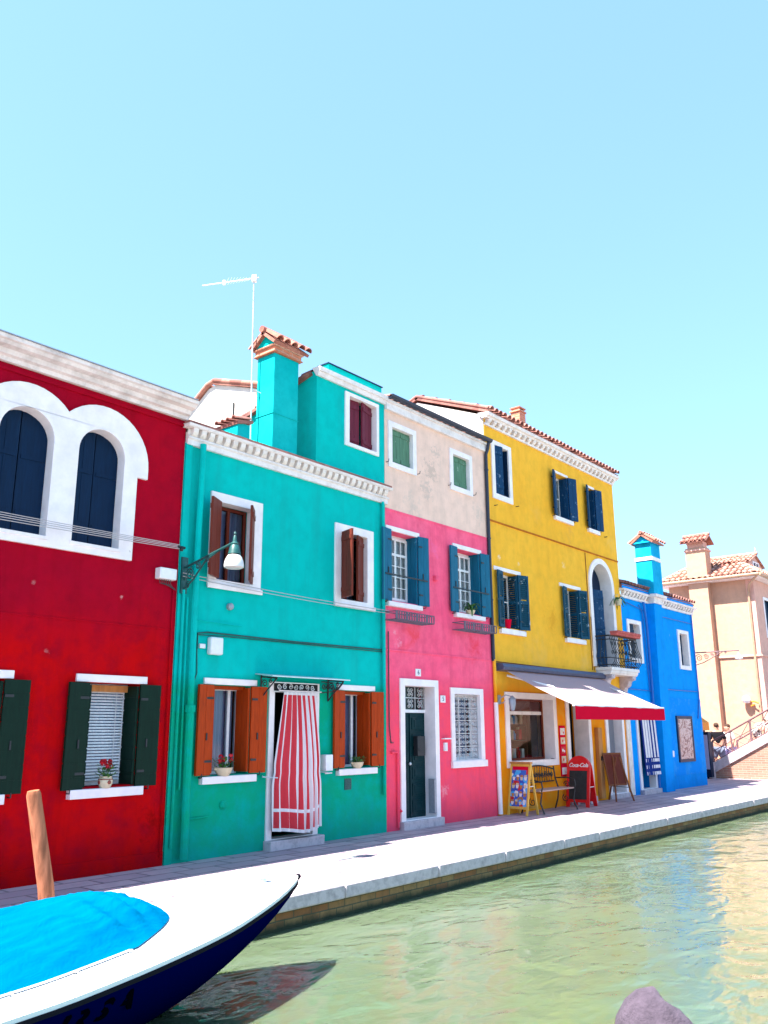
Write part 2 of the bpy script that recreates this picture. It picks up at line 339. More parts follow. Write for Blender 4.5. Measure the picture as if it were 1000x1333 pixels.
M['dkgreen']=woodpaint('dark_green_wood',(.003,.020,.012),.45,.35)
M['midgreen']=woodpaint('faded_green_wood',(.10,.22,.14),.6,.35,wear=(.24,.34,.26),wearamt=.35)
M['teal']=woodpaint('teal_blue_wood',(.008,.12,.21),.5,.3,wear=(.05,.22,.30),wearamt=.33)
M['navy']=woodpaint('navy_blue_wood',(.002,.016,.05),.4,.35)
M['blueshut']=woodpaint('blue_wood',(.003,.04,.11),.5,.3,wear=(.12,.2,.3),wearamt=.36)
M['flaky']=woodpaint('flaking_blue_wood',(.006,.06,.11),.55,.3,wear=(.35,.45,.52),wearamt=.36)
M['doorteal']=woodpaint('dark_teal_door',(.003,.028,.034),.4,.3)
M['oak']=woodpaint('warm_orange_timber',(.50,.22,.07),.6,.3,sc=(12,12,2))
M['iron']=paint('black_iron',(.016,.018,.022),.45,.2,.2,30)
M['irongreen']=paint('dark_green_iron',(.01,.075,.075),.45,.3,.3,25,wear=(.1,.25,.24),wearamt=.3)
M['gutter']=paint('dark_blue_gutter',(.012,.02,.045),.4,.2,.2,20)
M['mauveiron']=paint('dull_mauve_iron',(.12,.09,.13),.6,.3,.2,20)
M['zinc']=paint('grey_metal',(.30,.32,.36),.45,.15,.2,20,metal=.3)
M['alu']=paint('pale_aluminium',(.62,.64,.66),.35,.1,.1,20,metal=.5)
M['white']=paint('white_plastic',(.75,.75,.77),.5,.08,.1,10)
M['lampglass']=paint('milky_lamp_glass',(.60,.60,.60),.25,.04,0,10,spec=.5)
M['cable']=flat('pale_cable',(.42,.38,.38),.7)
M['cabledark']=flat('dark_cable',(.05,.05,.06),.7)
M['dblue']=flat('dark_blue_paint',(.0,.02,.06),.5)

# ------------------------------------------------------------ building helpers
def leaf_mb(w,h,t=.035,boards=3,battens=(),horiz=False,louvre=False,mi=0):
    """a shutter leaf lying in local x 0..w, y 0..t (y=0 outer face), z 0..h"""
    m=MB()
    if louvre:
        m.box(0,.05,0,t,0,h,mi); m.box(w-.05,w,0,t,0,h,mi)
        for z in (0,h*.5-.03,h-.07): m.box(.051,w-.051,.001,t-.001,z,z+.07,mi)
        k=int(h/.05)
        for i in range(k):
            z=.07+(h-.14)*i/k
            if abs(z-h*.5)<.04: continue
            m.add([(.051,.003,z),(w-.051,.003,z),(w-.051,t-.003,z+.035),(.051,t-.003,z+.035),(.051,.003,z+.008),(w-.051,.003,z+.008),(w-.051,t-.003,z+.043),(.051,t-.003,z+.043)],
                  [(0,1,2,3),(7,6,5,4),(0,4,5,1),(3,2,6,7),(0,3,7,4),(1,5,6,2)],mi)
        return m
    if horiz:
        k=boards
        for i in range(k):
            z0=h*i/k; m.box(0,w,0,t,z0+.008,h*(i+1)/k-.008,mi)
        m.box(.004,w-.004,.009,t-.003,.01,h-.01,mi)
    else:
        for i in range(boards):
            x0=w*i/boards; m.box(x0+.003,w*(i+1)/boards-.003,0,t,0,h,mi)
        m.box(.005,w-.005,.008,t-.003,.004,h-.004,mi)
    for z in battens:
        m.box(.01,w-.01,-.014,-.001,h*z-.035,h*z+.035,mi); 
    return m
def leafM(hx,hy,z0,side,theta):
    """hinge at hx,hy; side=-1 hinge on the left jamb, +1 on the right; theta 0 closed .. 180 flat on the wall"""
    s=math.sin(R(theta)); c=math.cos(R(theta))
    d=Vector((c,-s,0)) if side<0 else Vector((-c,-s,0))
    nrm=Vector((d.y,-d.x,0)) if side<0 else Vector((-d.y,d.x,0))   # face that looks outdoors when closed is -n
    # local y (thickness, going indoors when closed)
    ny=-nrm
    return Matrix(((d.x,ny.x,0,hx),(d.y,ny.y,0,hy),(0,0,1,z0),(0,0,0,1)))
def leaf(parent,hx,hy,z0,h,w,side,theta,m,name='shutter',**k):
    mb=MB().merge(leaf_mb(w,h,**k),leafM(hx,hy,z0,side,theta))
    iron=MB()
    o=part(mb,name,m,parent,smooth=False)
    return o
def surround(parent,x0,x1,z0,z1,ox0,ox1,oz0,oz1,m='wht',name='window',dep=.16,proud=.03):
    ox0+=.006; ox1-=.006; oz0+=.006; oz1-=.006
    mb=MB().plate(rect(x0,x1,z0,z1),[rect(ox0,ox1,oz0,oz1)],D-proud,D+dep)
    return part(mb,name,M[m],parent,smooth=False,bevel=.004)
def lintel(parent,x0,x1,z0,z1,proud=.03,name='lintel',m='wht'): return part(MB().box(x0,x1,D-proud,D+.05,z0,z1),name,M[m],parent,bevel=.005)
def sill(parent,x0,x1,z0,z1,proud=.07,m='wht'): return part(MB().box(x0,x1,D-proud,D+.18,z0,z1),'sill',M[m],parent,bevel=.006)
def pane(parent,x0,x1,y,z0,z1,name='pane'): return part(MB().add([(x0,y,z0),(x1,y,z0),(x1,y,z1),(x0,y,z1)],[(0,1,2,3)]),name,M['glass'],parent,smooth=False)
def sash(parent,x0,x1,z0,z1,y,cols=2,rows=2,fw=.05,bar=.02,m='white',trans=None,glass=True,mid=True):
    """timber window frame: outer frame, centre stile, bars; glass pane a hair behind"""
    holes=[]; xm=(x0+x1)/2
    spans=[(x0+fw,xm-fw*.5),(xm+fw*.5,x1-fw)] if mid else [(x0+fw,x1-fw)]
    zs=[(z0+fw,z1-fw)] if not trans else [(z0+fw,trans-fw*.5),(trans+fw*.5,z1-fw)]
    for a,b_ in spans:
        for c_,d_ in zs:
            nr=rows if (not trans or c_<trans-.1) else 1
            for i in range(cols):
                for j in range(nr):
                    w=(b_-a-bar*(cols-1))/cols; h=(d_-c_-bar*(nr-1))/nr
                    holes.append(rect(a+i*(w+bar),a+i*(w+bar)+w,c_+j*(h+bar),c_+j*(h+bar)+h))
    o=part(MB().plate(rect(x0,x1,z0,z1),holes,y,y+.045),'sash',M[m],parent,smooth=False)
    if glass: pane(parent,x0+.02,x1-.02,y+.02,z0+.02,z1-.02)
    return o
def folds(x0,x1,z0,z1,y,amp=.02,k=6,nu=48,nv=6):
    ph=rnd.uniform(0,6)
    return MB().grid(lambda u,v:(x0+(x1-x0)*u,y+amp*math.sin(k*2*PI*u+ph)+amp*.3*math.sin(k*4.7*u+v),z0+(z1-z0)*v),nu,nv)
def drape(parent,x0,x1,z0,z1,y,m='curtblue',name='curtain',**k): return part(folds(x0,x1,z0,z1,y,**k),name,M[m],parent)
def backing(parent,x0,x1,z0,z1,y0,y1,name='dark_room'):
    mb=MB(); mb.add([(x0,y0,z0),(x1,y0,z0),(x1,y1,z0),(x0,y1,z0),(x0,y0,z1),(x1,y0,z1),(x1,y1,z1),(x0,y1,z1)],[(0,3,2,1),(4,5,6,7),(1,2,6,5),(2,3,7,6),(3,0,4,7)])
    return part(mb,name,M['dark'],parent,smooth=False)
def coppi(mb,p0,u,v,W,L,pitch=.2,r=.078,tl=.4,mi=0,jit=.012):
    """rows of barrel tiles: p0 eave corner, u along the eave, v up the slope"""
    p0=Vector(p0);u=Vector(u).normalized();v=Vector(v).normalized();n=u.cross(v)
    if n.z<0: n=-n
    k=max(1,int(round(W/pitch))); pt=W/k; ns=7
    for i in range(k):
        c=p0+u*(pt*(i+.5)); 
        nt_=max(1,int(math.ceil(L/tl)))
        for j in range(nt_):
            a=j*tl-.03; b=min(L,(j+1)*tl+.02); jj=rnd.uniform(-jit,jit); lift=rnd.uniform(0,jit)
            vs=[];fs=[]
            for e,(t,rr,h) in enumerate(((a,r*1.05,.035),(b,r*.82,.012))):
                for q in range(ns):
                    an=PI*q/(ns-1)
                    vs.append(c+u*(math.cos(an)*rr+jj)+v*t+n*(math.sin(an)*rr*1.0+h+lift))
                for q in range(ns):
                    an=PI*q/(ns-1)
                    vs.append(c+u*(math.cos(an)*(rr-.014)+jj)+v*t+n*(math.sin(an)*(rr-.014)+h+lift-.004))
            for q in range(ns-1):
                fs.append((q,q+1,2*ns+q+1,2*ns+q)); fs.append((ns+q,2*ns+ns+q,2*ns+ns+q+1,ns+q+1)); fs.append((q,ns+q,ns+q+1,q+1))
            mb.add(vs,fs,mi)
    # channel bed
    a=p0-n*.0; mb.add([a,a+u*W,a+u*W+v*L,a+v*L,a-n*.05,a+u*W-n*.05,a+u*W+v*L-n*.05,a+v*L-n*.05],[(0,1,2,3),(7,6,5,4),(0,4,5,1),(1,5,6,2),(2,6,7,3),(3,7,4,0)],mi)
    return mb
def flowers(parent,c,r,h,blooms=6,leaf='leafgreen',bl='redbloom',ln=60):
    mb=MB()
    for i in range(ln):
        a=rnd.uniform(0,2*PI); q=rnd.uniform(0,1)**.5*r; z=rnd.uniform(.0,h); s=rnd.uniform(.018,.034)
        p=Vector((c[0]+math.cos(a)*q,c[1]+math.sin(a)*q,c[2]+z)); d=Vector((math.cos(a),math.sin(a),rnd.uniform(-.3,.8))).normalized(); t=d.cross(Vector((0,0,1))).normalized(); n=t.cross(d)
        mb.add([p,p+d*s+t*s*.7,p+d*s*2+n*s*.2,p+d*s-t*s*.7],[(0,1,2,3)])
    for i in range(8):
        a=i*PI/4; mb.tube([(c[0],c[1],c[2]-.02),(c[0]+math.cos(a)*r*.5,c[1]+math.sin(a)*r*.5,c[2]+h*.7)],.004,4)
    part(mb,'foliage',M[leaf],parent,smooth=False)
    if blooms:
        mb=MB(); st=MB()
        for i in range(blooms):
            a=2*PI*i/blooms+rnd.uniform(-.4,.4); q=r*rnd.uniform(.4,1.15); p=(c[0]+math.cos(a)*q,c[1]+math.sin(a)*q*.7,c[2]+h*rnd.uniform(.75,1.35))
            for k in range(12):
                d=Vector((rnd.gauss(0,1),rnd.gauss(0,1),rnd.gauss(0,1))).normalized()*.026; s=.022
                t=d.cross(Vector((.3,.2,1))).normalized()*s; w=d.cross(t).normalized()*s; o=Vector(p)+d
                mb.add([o-t,o-w,o+t,o+w],[(0,1,2,3)])
        part(mb,'blossoms',M[bl],parent,smooth=False)
M['leafgreen']=paint('geranium_leaf',(.05,.16,.03),.6,.35,0,20)
M['redbloom']=paint('red_petals',(.6,.01,.02),.6,.3,0,30)
def scroll(mb,cx,cz,r,y,turns=1.4,a0=0,dirn=1,th=.006,plane='xz',mi=0,n=18):
    pts=[]
    for i in range(n+1):
        t=i/n; a=a0+dirn*turns*2*PI*t; rr=r*(1-.8*t)
        if plane=='xz': pts.append((cx+rr*math.cos(a),y,cz+rr*math.sin(a)))
        else: pts.append((y,cx+rr*math.cos(a),cz+rr*math.sin(a)))
    mb.tube(pts,th,5,mi)
# ============================================================ SETTING
def setting():
    # pavement: grey trachyte flags, kerb of white stone, brick quay below it
    m,nt,b,out=mat('paving_flags'); P=posn(nt)
    nd=noise(nt,P,1.5,3); vm=nt.nodes.new('ShaderNodeVectorMath'); vm.operation='MULTIPLY_ADD'; vm.inputs[1].default_value=(.03,.03,.0); nt.links.new(nd.outputs[1],vm.inputs[0]); nt.links.new(P,vm.inputs[2])
    t=nt.nodes.new('ShaderNodeTexBrick'); nt.links.new(vm.outputs[0],t.inputs[0]); t.inputs['Scale'].default_value=1; t.inputs['Brick Width'].default_value=.62; t.inputs['Row Height'].default_value=.32
    t.inputs['Mortar Size'].default_value=.021; t.inputs['Mortar Smooth'].default_value=.4; t.inputs['Color1'].default_value=(.47,.35,.38,1); t.inputs['Color2'].default_value=(.27,.20,.25,1); t.inputs['Mortar'].default_value=(.07,.06,.075,1); t.inputs['Bias'].default_value=-.2
    n=noise(nt,P,6,8,.7); f=ramp(nt,n.outputs[0],[(.38,0),(.75,.75)]).outputs[0]; c=mix(nt,f,t.outputs[0],(.26,.21,.25))
    n2=noise(nt,P,.8,5); f2=ramp(nt,n2.outputs[0],[(.35,0),(.7,.35)]).outputs[0]; c=mix(nt,f2,c,(.46,.37,.38))
    nt.links.new(c,b.inputs['Base Color']); b.inputs['Roughness'].default_value=.75
    inv=nt.nodes.new('ShaderNodeMath'); inv.operation='SUBTRACT'; inv.inputs[0].default_value=1; nt.links.new(t.outputs[1],inv.inputs[1])
    q=bump(nt,b,inv.outputs[0],.5,.01); bump(nt,b,n.outputs[0],.35,.01,q); M['paving']=m
    mb=MB().box(-30,140,7.16,9.9,-.3,0).box(26.2,140,9.9001,60,-.3,-.004)
    solo(mb,'pavement',M['paving'],(0,0,0),kind='structure',smooth=False)
    mb=MB(); x=-12.0
    while x<60:
        L=rnd.uniform(1.1,1.9); mb.box(x+.004,x+L-.004,6.76+rnd.uniform(-.008,.008),7.157,-.145,.004+rnd.uniform(-.002,.003)); x+=L
    solo(mb,'kerb',M['istria'],(0,0,0),kind='structure',bevel=.018)
    mb=MB().box(-30,140,6.83,7.1,-2,-.146); solo(mb,'quay_wall',M['brickwet'],(0,0,0),kind='structure',smooth=False)
    # ground behind the houses and on the near bank
    M['soil']=stone('dusty_ground',(.33,.31,.29),(.2,.19,.18),.5,.4)
    mb=MB().add([(-600,9.6,-.05),(600,9.6,-.05),(600,900,-.05),(-600,900,-.05)],[(0,1,2,3)]); solo(mb,'ground',M['soil'],(0,0,0),kind='structure')
    mb=MB().box(-200,200,-60,.35,-2,0); solo(mb,'near_quay',M['soil'],(0,0,0),kind='structure')
    M['water']=water()
    mb=MB().add([(-200,.2,-.33),(200,.2,-.33),(200,6.95,-.33),(-200,6.95,-.33)],[(0,1,2,3)]); solo(mb,'canal_water',M['water'],(0,0,0),kind='structure')
    # drain grate in the flags and a dropped straw
    mb=MB(); 
    for i in range(8): mb.box(8.74+.045*i,8.765+.045*i,8.02,8.3,.001,.008)
    mb.box(8.70,9.10,7.99,8.02,.001,.009); mb.box(8.70,9.10,8.3,8.33,.001,.009); mb.box(8.7,8.73,8.02,8.3,.001,.009); mb.box(9.09,9.12,8.02,8.3,.001,.009)
    mb.box(8.73,9.09,8.02,8.3,.0005,.001)
    solo(mb,'drain_grate',M['zinc'],(8.9,8.15,0),'small grey iron drain grate set in the sunlit paving','drain grate')
setting()

def shell(mb,x0,x1,z,yb=13.2,th=.3,front=D+.35):
    mb.box(x0+.002,x0+th,front,yb,-.1,z); mb.box(x1-th,x1-.002,front,yb,-.1,z); mb.box(x0+th,x1-th,yb-th,yb,-.1,z); return mb

def bifold(w,ox0,ox1,z0,z1,lw,m,fl=173,fr=172,inner=True,deep=.27,bar=None,left=True,**k):
    h=z1-z0
    if left: leaf(w,ox0,D-.012,z0,h,lw,-1,fl,M[m],**k)
    leaf(w,ox1,D-.012,z0,h,lw,1,fr,M[m],**k)
    if inner:
        kk=dict(k); 
        leaf(w,ox1-.045,D-.02,z0+.02,h-.04,deep,1,270,M[m],**kk)
        leaf(w,ox0+.045,D-.02,z0+.02,h-.04,deep,-1,270,M[m],**kk)
    for z in (z0+h*.15,z0+h*.85):
        part(MB().box(ox1,ox1+lw*.8,D-.062,D-.052,z-.015,z+.015),'hinge_strap',M['iron'],w); part(MB().box(ox0-lw*.8,ox0,D-.062,D-.052,z-.015,z+.015),'hinge_strap',M['iron'],w)
    for x0_,x1_ in ((ox1+lw*.35,ox1+lw*.42),(ox0-lw*.42,ox0-lw*.35)): part(MB().box(x0_,x1_,D-.075,D-.05,z0+h*.38,z0+h*.46),'latch',M['iron'],w)
    for x in (ox0-lw*.6,ox1+lw*.6): part(MB().tube([(x,D,z0-.03),(x,D-.07,z0-.03),(x,D-.075,z0+.02)],.008,5),'shutter_hook',M['iron'],w)
    if bar: part(MB().box(ox0-lw*.75,ox1+lw*.8,D-.085,D-.07,bar-.012,bar+.014),'locking_bar',M['iron'],w)


# ============================================================ RED HOUSE
def red_house():
    X0,X1=-.5,7.05
    H=thing('townhouse','crimson red house with two white arched windows upstairs','house',(3.3,D,0),'painted houses along the canal')
    a2=(5.41,6.08,3.9,5.095); a1=(4.38,5.08,3.9,5.095)
    gw=[(5.82,6.55),(4.04,4.77),(2.1,2.83)]
    holes=[archhole(*a1),archhole(*a2)]+[rect(a,b,1.0,2.22) for a,b in gw]
    mb=MB().plate(rect(X0,X1,-.1,5.95),holes,D,D+.35); shell(mb,X0,X1,5.95)
    part(mb,'wall',M['red'],H,smooth=False)
    mb=MB(); 
    prof=[(9.5,5.925),(9.44,5.925),(9.43,5.975),(9.37,5.985),(9.35,6.04),(9.26,6.055),(9.235,6.09),(9.20,6.10),(9.19,6.145),(9.5,6.16)]
    mb.prism(prof,'x',X0,7.03); part(mb,'cornice',M['cornice'],H,smooth=False)
    mb=MB().box(X0,7.0,9.17,9.215,6.147,6.158); part(mb,'gutter_edge',M['zinc'],H)
    mb=MB().box(X0,7.03,9.47,9.502,5.83,5.86).box(X0,7.03,9.485,9.502,5.86,5.9); part(mb,'moulding',M['red'],H)
    mb=MB().box(X0,7.04,9.478,9.502,-.05,.17); part(mb,'plinth',M['red'],H,bevel=.006)
    mb=MB().box(X0,7.04,9.494,9.502,2.94,2.965); part(mb,'string_course',M['red'],H,bevel=.003)
    mb=MB(); s=Vector((0,1,.32)).normalized(); mb.merge(coppi(MB(),(X0,9.40,6.09),(1,0,0),s,7.5,4.0)); part(mb,'roof',M['tile'],H,ang=50)
    # white arched surround
    ro=.70; zc=5.05; c1,c2=4.73,5.745
    half=math.sqrt(ro*ro-((c2-c1)/2)**2); av=math.degrees(math.acos(((c2-c1)/2)/ro))
    out=[(4.18,3.78),(6.285,3.78),(6.285,4.91),(c2+ro,4.91)]+arc(c2,zc,ro,0,180-av,16)+arc(c1,zc,ro,av,180,16)[1:]+[(c1-ro,4.91),(4.18,4.91)]
    w=part(MB().plate(out,[archhole(a1[0]+.004,a1[1]-.004,3.9,5.095),archhole(a2[0]+.004,a2[1]-.004,3.9,5.095)],D-.045,D+.15),'window',M['wht'],H,smooth=False,bevel=.005)
    part(MB().box(4.36,5.1,D-.06,D+.12,3.86,3.905).box(5.39,6.10,D-.06,D+.12,3.86,3.905),'sill',M['wht'],w,bevel=.004)
    for (x0,x1,z0,z1) in (a1,a2):
        xm=(x0+x1)/2; r=(x1-x0)/2
        for sgn in (-1,1):
            g=.012
            if sgn<0: ol=[(x0,z0),(xm-g,z0),(xm-g,z1+r-.005)]+arc(xm,z1,r,91,180,12)
            else: ol=[(xm+g,z0),(x1,z0)]+arc(xm,z1,r,0,89,12)+[(xm+g,z1+r-.005)]
            mb=MB().plate(ol,[],-.02,.02)
            for z in (z0+.25,z0+.95): mb.box((x0+.02 if sgn<0 else xm+.04),(xm-.04 if sgn<0 else x1-.02),-.03,-.021,z,z+.05)
            if sgn<0: mb.box(x0+.16,x0+.168,-.026,-.0205,z0+.02,z1+.2)
            hx=x0 if sgn<0 else x1
            Mx=Matrix.Translation((hx,D+.14,0))@Matrix.Rotation(R(-sgn*(7 if sgn>0 else 3)),4,'Z')@Matrix.Translation((-hx,0,0))
            part(MB().merge(mb,Mx),'shutter',M['navy'],w,smooth=False)
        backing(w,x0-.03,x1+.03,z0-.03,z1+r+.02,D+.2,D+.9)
    # ground floor windows with green shutters
    for i,(a,b) in enumerate(gw):
        w=part(MB().plate(rect(a+.002,b-.002,1.002,2.218),[rect(a+.06,b-.06,1.05,2.12)],D+.25,D+.3),'window',M['white'],H,smooth=False)
        lintel(w,a-.17,b+.10,2.222,2.315); sill(w,a-.17,b+.10,.875,.98,.085)
        part(MB().box(a+.03,b-.03,D+.18,D+.245,2.12,2.2),'blind_box',M['oak'],w)
        bifold(w,a,b,.97,2.22,.285,'dkgreen',boards=8,horiz=True)
        mb=MB(); z=1.06
        while z<2.11:
            mb.add([(a+.05,D+.19,z),(b-.08,D+.19,z),(b-.08,D+.205,z+.021),(a+.05,D+.205,z+.021)],[(0,1,2,3)]); mb.add([(a+.05,D+.192,z-.001),(b-.08,D+.192,z-.001),(b-.08,D+.207,z+.02),(a+.05,D+.207,z+.02)],[(3,2,1,0)]); z+=.036
        for x in (a+.1,b-.2): mb.tube([(x,D+.18,1.05),(x,D+.18,2.12)],.004,4)
        part(mb,'blind',M['white'],w,smooth=False)
        pane(w,a+.055,b-.055,D+.265,1.04,2.13)
        drape(w,a+.04,b-.04,1.03,2.15,D+.33,'curtblue')
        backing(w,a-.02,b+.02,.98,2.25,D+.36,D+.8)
    # white junction box with cables
    part(MB().box(6.68,6.95,9.38,9.499,3.60,3.75),'junction_box',M['white'],H,bevel=.01)
    mb=MB()
    for i in range(6): mb.tube([(6.72+i*.035,9.44,3.6),(6.73+i*.035,9.45,3.55),(6.9+i*.02,9.47,3.53-.01*i),(7.0,9.48,3.5)],.006,4)
    part(mb,'box_wiring',M['cabledark'],H)
    part(MB().tube([(6.99,9.47,0.1),(6.98,9.48,3.5)],.012,5),'conduit',M['red'],H)
red_house()

# ============================================================ GREEN HOUSE
def green_house():
    X0,X1=7.052,11.5
    H=thing('townhouse','turquoise house with white cornice and a tall chimney','house',(9.3,D,0),'painted houses along the canal')
    up=[(7.68,8.4,3.72,4.88),(10.3,11.0,3.72,4.9)]
    gr=[(7.72,8.42,1.05,2.255),(10.40,11.07,1.05,2.255)]
    door=(8.88,9.73,.125,2.2)
    holes=[rect(*u) for u in up+gr+[door]]
    mb=MB().plate(rect(X0,X1,-.1,5.62),holes,D,D+.35); shell(mb,X0,X1,5.85,13.0)
    mb.box(7.055,7.17,D-.03,D+.001,-.05,5.6)
    part(mb,'wall',M['green'],H,smooth=False)
    # cornice: fascia, row of little arched brackets, tile edge
    mb=MB().prism([(9.5,5.585),(9.455,5.585),(9.45,5.66),(9.42,5.675),(9.42,5.70),(9.5,5.70)],'x',7.06,11.53)
    mb.prism([(9.5,5.82),(9.36,5.82),(9.345,5.835),(9.335,5.865),(9.5,5.88)],'x',7.0,11.54)
    c=part(mb,'cornice',M['cornice2'],H,smooth=False)
    part(MB().box(7.06,11.5,9.452,9.502,5.701,5.819),'frieze',M['corndirt'],c,smooth=False); k=30
    for i in range(k):
        x=7.1+(11.5-7.1)*i/k
        part(MB().prism([(9.451,5.702),(9.43,5.705),(9.40,5.725),(9.375,5.76),(9.365,5.818),(9.451,5.818)],'x',x,x+.085),'cornice_bracket',M['corndirt'],c,smooth=False)
    mb=coppi(MB(),(7.06,9.46,5.81),(1,0,0),Vector((0,1,.22)),2.6,3.5); mb.box(7.0,11.52,9.35,9.46,5.866,5.905)
    part(mb,'roof',M['tiledark'],H,ang=50)
    # attic storey
    mb=MB().plate(rect(9.7,11.49,5.9,7.6),[rect(10.50,11.25,6.50,7.38)],D,D+.3)
    mb.prism([(9.8,5.9),(9.8,7.52),(11.6,7.05),(11.6,5.9)],'x',9.702,9.95); mb.prism([(9.8,5.9),(9.8,7.52),(11.6,7.05),(11.6,5.9)],'x',11.2,11.488); mb.box(9.95,11.2,11.4,11.6,5.9,7.04)
    mb.box(10.0,11.44,9.52,9.75,7.68,7.83)
    a=part(mb,'attic_wall',M['green'],H,smooth=False)
    part(MB().prism([(9.5,7.5),(9.46,7.5),(9.44,7.57),(9.41,7.58),(9.40,7.65),(9.6,7.66)],'x',9.68,11.5),'attic_cornice',M['cornice2'],a,smooth=False)
    part(coppi(MB(),(9.62,11.75,7.06),(1,0,0),Vector((0,-1,.245)),1.86,2.2,r=.07),'attic_roof',M['tiledark'],a,ang=50)
    part(MB().box(9.98,11.46,9.5,9.77,7.831,7.85),'capping',M['dblue'],a)
    w=surround(H,10.40,11.31,6.44,7.44,10.50,11.25,6.50,7.38)
    leaf(w,10.50,D+.10,6.50,.88,.36,-1,6,M['maroon'],boards=3,battens=(.15,.85)); leaf(w,11.25,D+.10,6.50,.88,.37,1,14,M['maroon'],boards=3,battens=(.15,.85))
    backing(w,10.45,11.28,6.45,7.4,D+.17,D+.6)
    # chimney
    ch=MB().box(8.85,9.41,9.65,10.06,5.8,7.68)
    c=part(ch,'chimney',M['greenup'],H,smooth=False,bevel=.012)
    part(MB().box(8.84,9.42,9.64,10.07,6.62,6.63),'chimney_seam',M['greenup'],c)
    part(MB().box(8.80,9.46,9.60,10.11,7.682,7.70).box(8.82,9.44,9.62,10.09,7.70,7.79).box(8.79,9.47,9.59,10.12,7.79,7.81),'brick_band',M['brickch'],c,smooth=False,bevel=.004)
    part(MB().prism([(9.62,7.812),(9.62,7.86),(9.855,8.06),(10.09,7.86),(10.09,7.812)],'x',8.83,9.43),'chimney_hood',M['green'],c,smooth=False)
    mb=coppi(MB(),(8.76,9.555,7.845),(1,0,0),Vector((0,1,.82)),.80,.38,r=.07,pitch=.16); mb.merge(coppi(MB(),(9.50,10.155,7.845),(-1,0,0),Vector((0,-1,.82)),.74,.38,r=.07,pitch=.16))
    mb.tube([(8.73,9.855,8.12),(9.53,9.855,8.12)],.06,8)
    part(mb,'hood_tiles',M['tile'],c,ang=50)
    # little tiled abutment left of the chimney
    b=part(MB().box(8.25,8.5,9.80,10.25,5.9,6.33),'roof_abutment',M['greenup'],H,smooth=False)
    part(coppi(MB(),(8.22,10.3,6.34),(0,-1,0),Vector((1,0,.25)),.54,.32,r=.05,pitch=.14),'abutment_tiles',M['tiledark'],b,ang=50)
    # upper windows
    w=surround(H,7.55,8.54,3.60,5.0,7.69,8.39,3.72,4.87)
    leaf(w,7.70,D-.03,3.74,1.12,.34,-1,150,M['brnd'],boards=2,battens=(.12,.88)); leaf(w,8.38,D-.03,3.74,1.12,.34,1,43,M['brnd'],boards=2,battens=(.12,.88))
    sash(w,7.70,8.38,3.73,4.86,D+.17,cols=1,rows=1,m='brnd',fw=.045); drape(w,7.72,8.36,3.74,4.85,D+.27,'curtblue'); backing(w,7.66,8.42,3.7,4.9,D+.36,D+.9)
    part(MB().box(7.53,8.56,D-.055,D-.029,3.59,3.66),'sill',M['wht'],w,bevel=.004)
    w=surround(H,10.17,11.15,3.61,5.01,10.31,10.99,3.73,4.88)
    leaf(w,10.32,D-.03,3.75,1.12,.33,-1,108,M['brnd'],boards=2,battens=(.12,.88)); leaf(w,10.98,D+.06,3.75,1.12,.32,1,25,M['brnd'],boards=2,battens=(.12,.88))
    sash(w,10.32,10.98,3.74,4.87,D+.17,cols=1,rows=1,m='brnd',fw=.045); drape(w,10.34,10.96,3.75,4.86,D+.27,'curtblue'); backing(w,10.28,11.02,3.7,4.9,D+.36,D+.9)
    part(MB().box(10.15,11.17,D-.055,D-.029,3.60,3.67),'sill',M['wht'],w,bevel=.004)
    # ground floor windows
    for (a,b,z0,z1) in gr:
        w=part(MB().plate(rect(a+.002,b-.002,z0+.002,z1-.002),[rect(a+.03,b-.20,z0+.04,z1-.06),rect(b-.155,b-.04,z0+.04,z1-.06)],D+.24,D+.29),'window',M['white'],H,smooth=False)
        part(MB().box(a+.004,b-.004,D+.1,D+.235,z1-.05,z1-.004),'head_board',M['brn'],w)
        lintel(w,a-.15,b+.11,2.26,2.345); sill(w,a-.15,b+.11,.945,1.04,.08)
        bifold(w,a,b,1.06,2.25,.275,'brn',boards=2)
        pane(w,a+.03,b-.03,D+.262,z0+.03,z1-.03)
        drape(w,a+.03,b-.03,z0+.02,z1-.02,D+.33,'curtblue',k=9); backing(w,a-.02,b+.02,z0-.02,z1+.02,D+.36,D+.8)
    # door
    d=surround(H,8.78,9.83,-.02,2.335,8.88,9.73,.13,2.2,name='door_frame',dep=.2)
    part(MB().box(8.76,9.85,D-.16,D+.2,-.02,.125),'doorstep',M['istria'],d,bevel=.012)
    backing(d,8.86,9.75,.1,2.24,D+.21,D+1.6)
    mb=MB()
    for i in range(7): scroll(mb,8.95+i*.117,2.27,.045,D-.05,1.3,i*1.0,1 if i%2 else -1,.008)
    mb.box(8.84,9.8,D-.055,D-.045,2.32,2.335); mb.box(8.84,9.8,D-.055,D-.045,2.19,2.205)
    part(mb,'pelmet_ironwork',M['alu'],d); part(MB().box(8.86,9.78,D-.037,D-.031,2.205,2.32),'pelmet_back',M['dark'],d)
    # canopy
    cn=part(MB().add([(8.50,9.49,2.43),(10.16,9.49,2.43),(10.16,9.12,2.385),(8.50,9.12,2.385),(8.50,9.49,2.445),(10.16,9.49,2.445),(10.16,9.12,2.40),(8.50,9.12,2.40)],[(3,2,1,0),(4,5,6,7),(0,1,5,4),(1,2,6,5),(2,3,7,6),(3,0,4,7)]),'door_canopy',M['alu'],H,smooth=False)
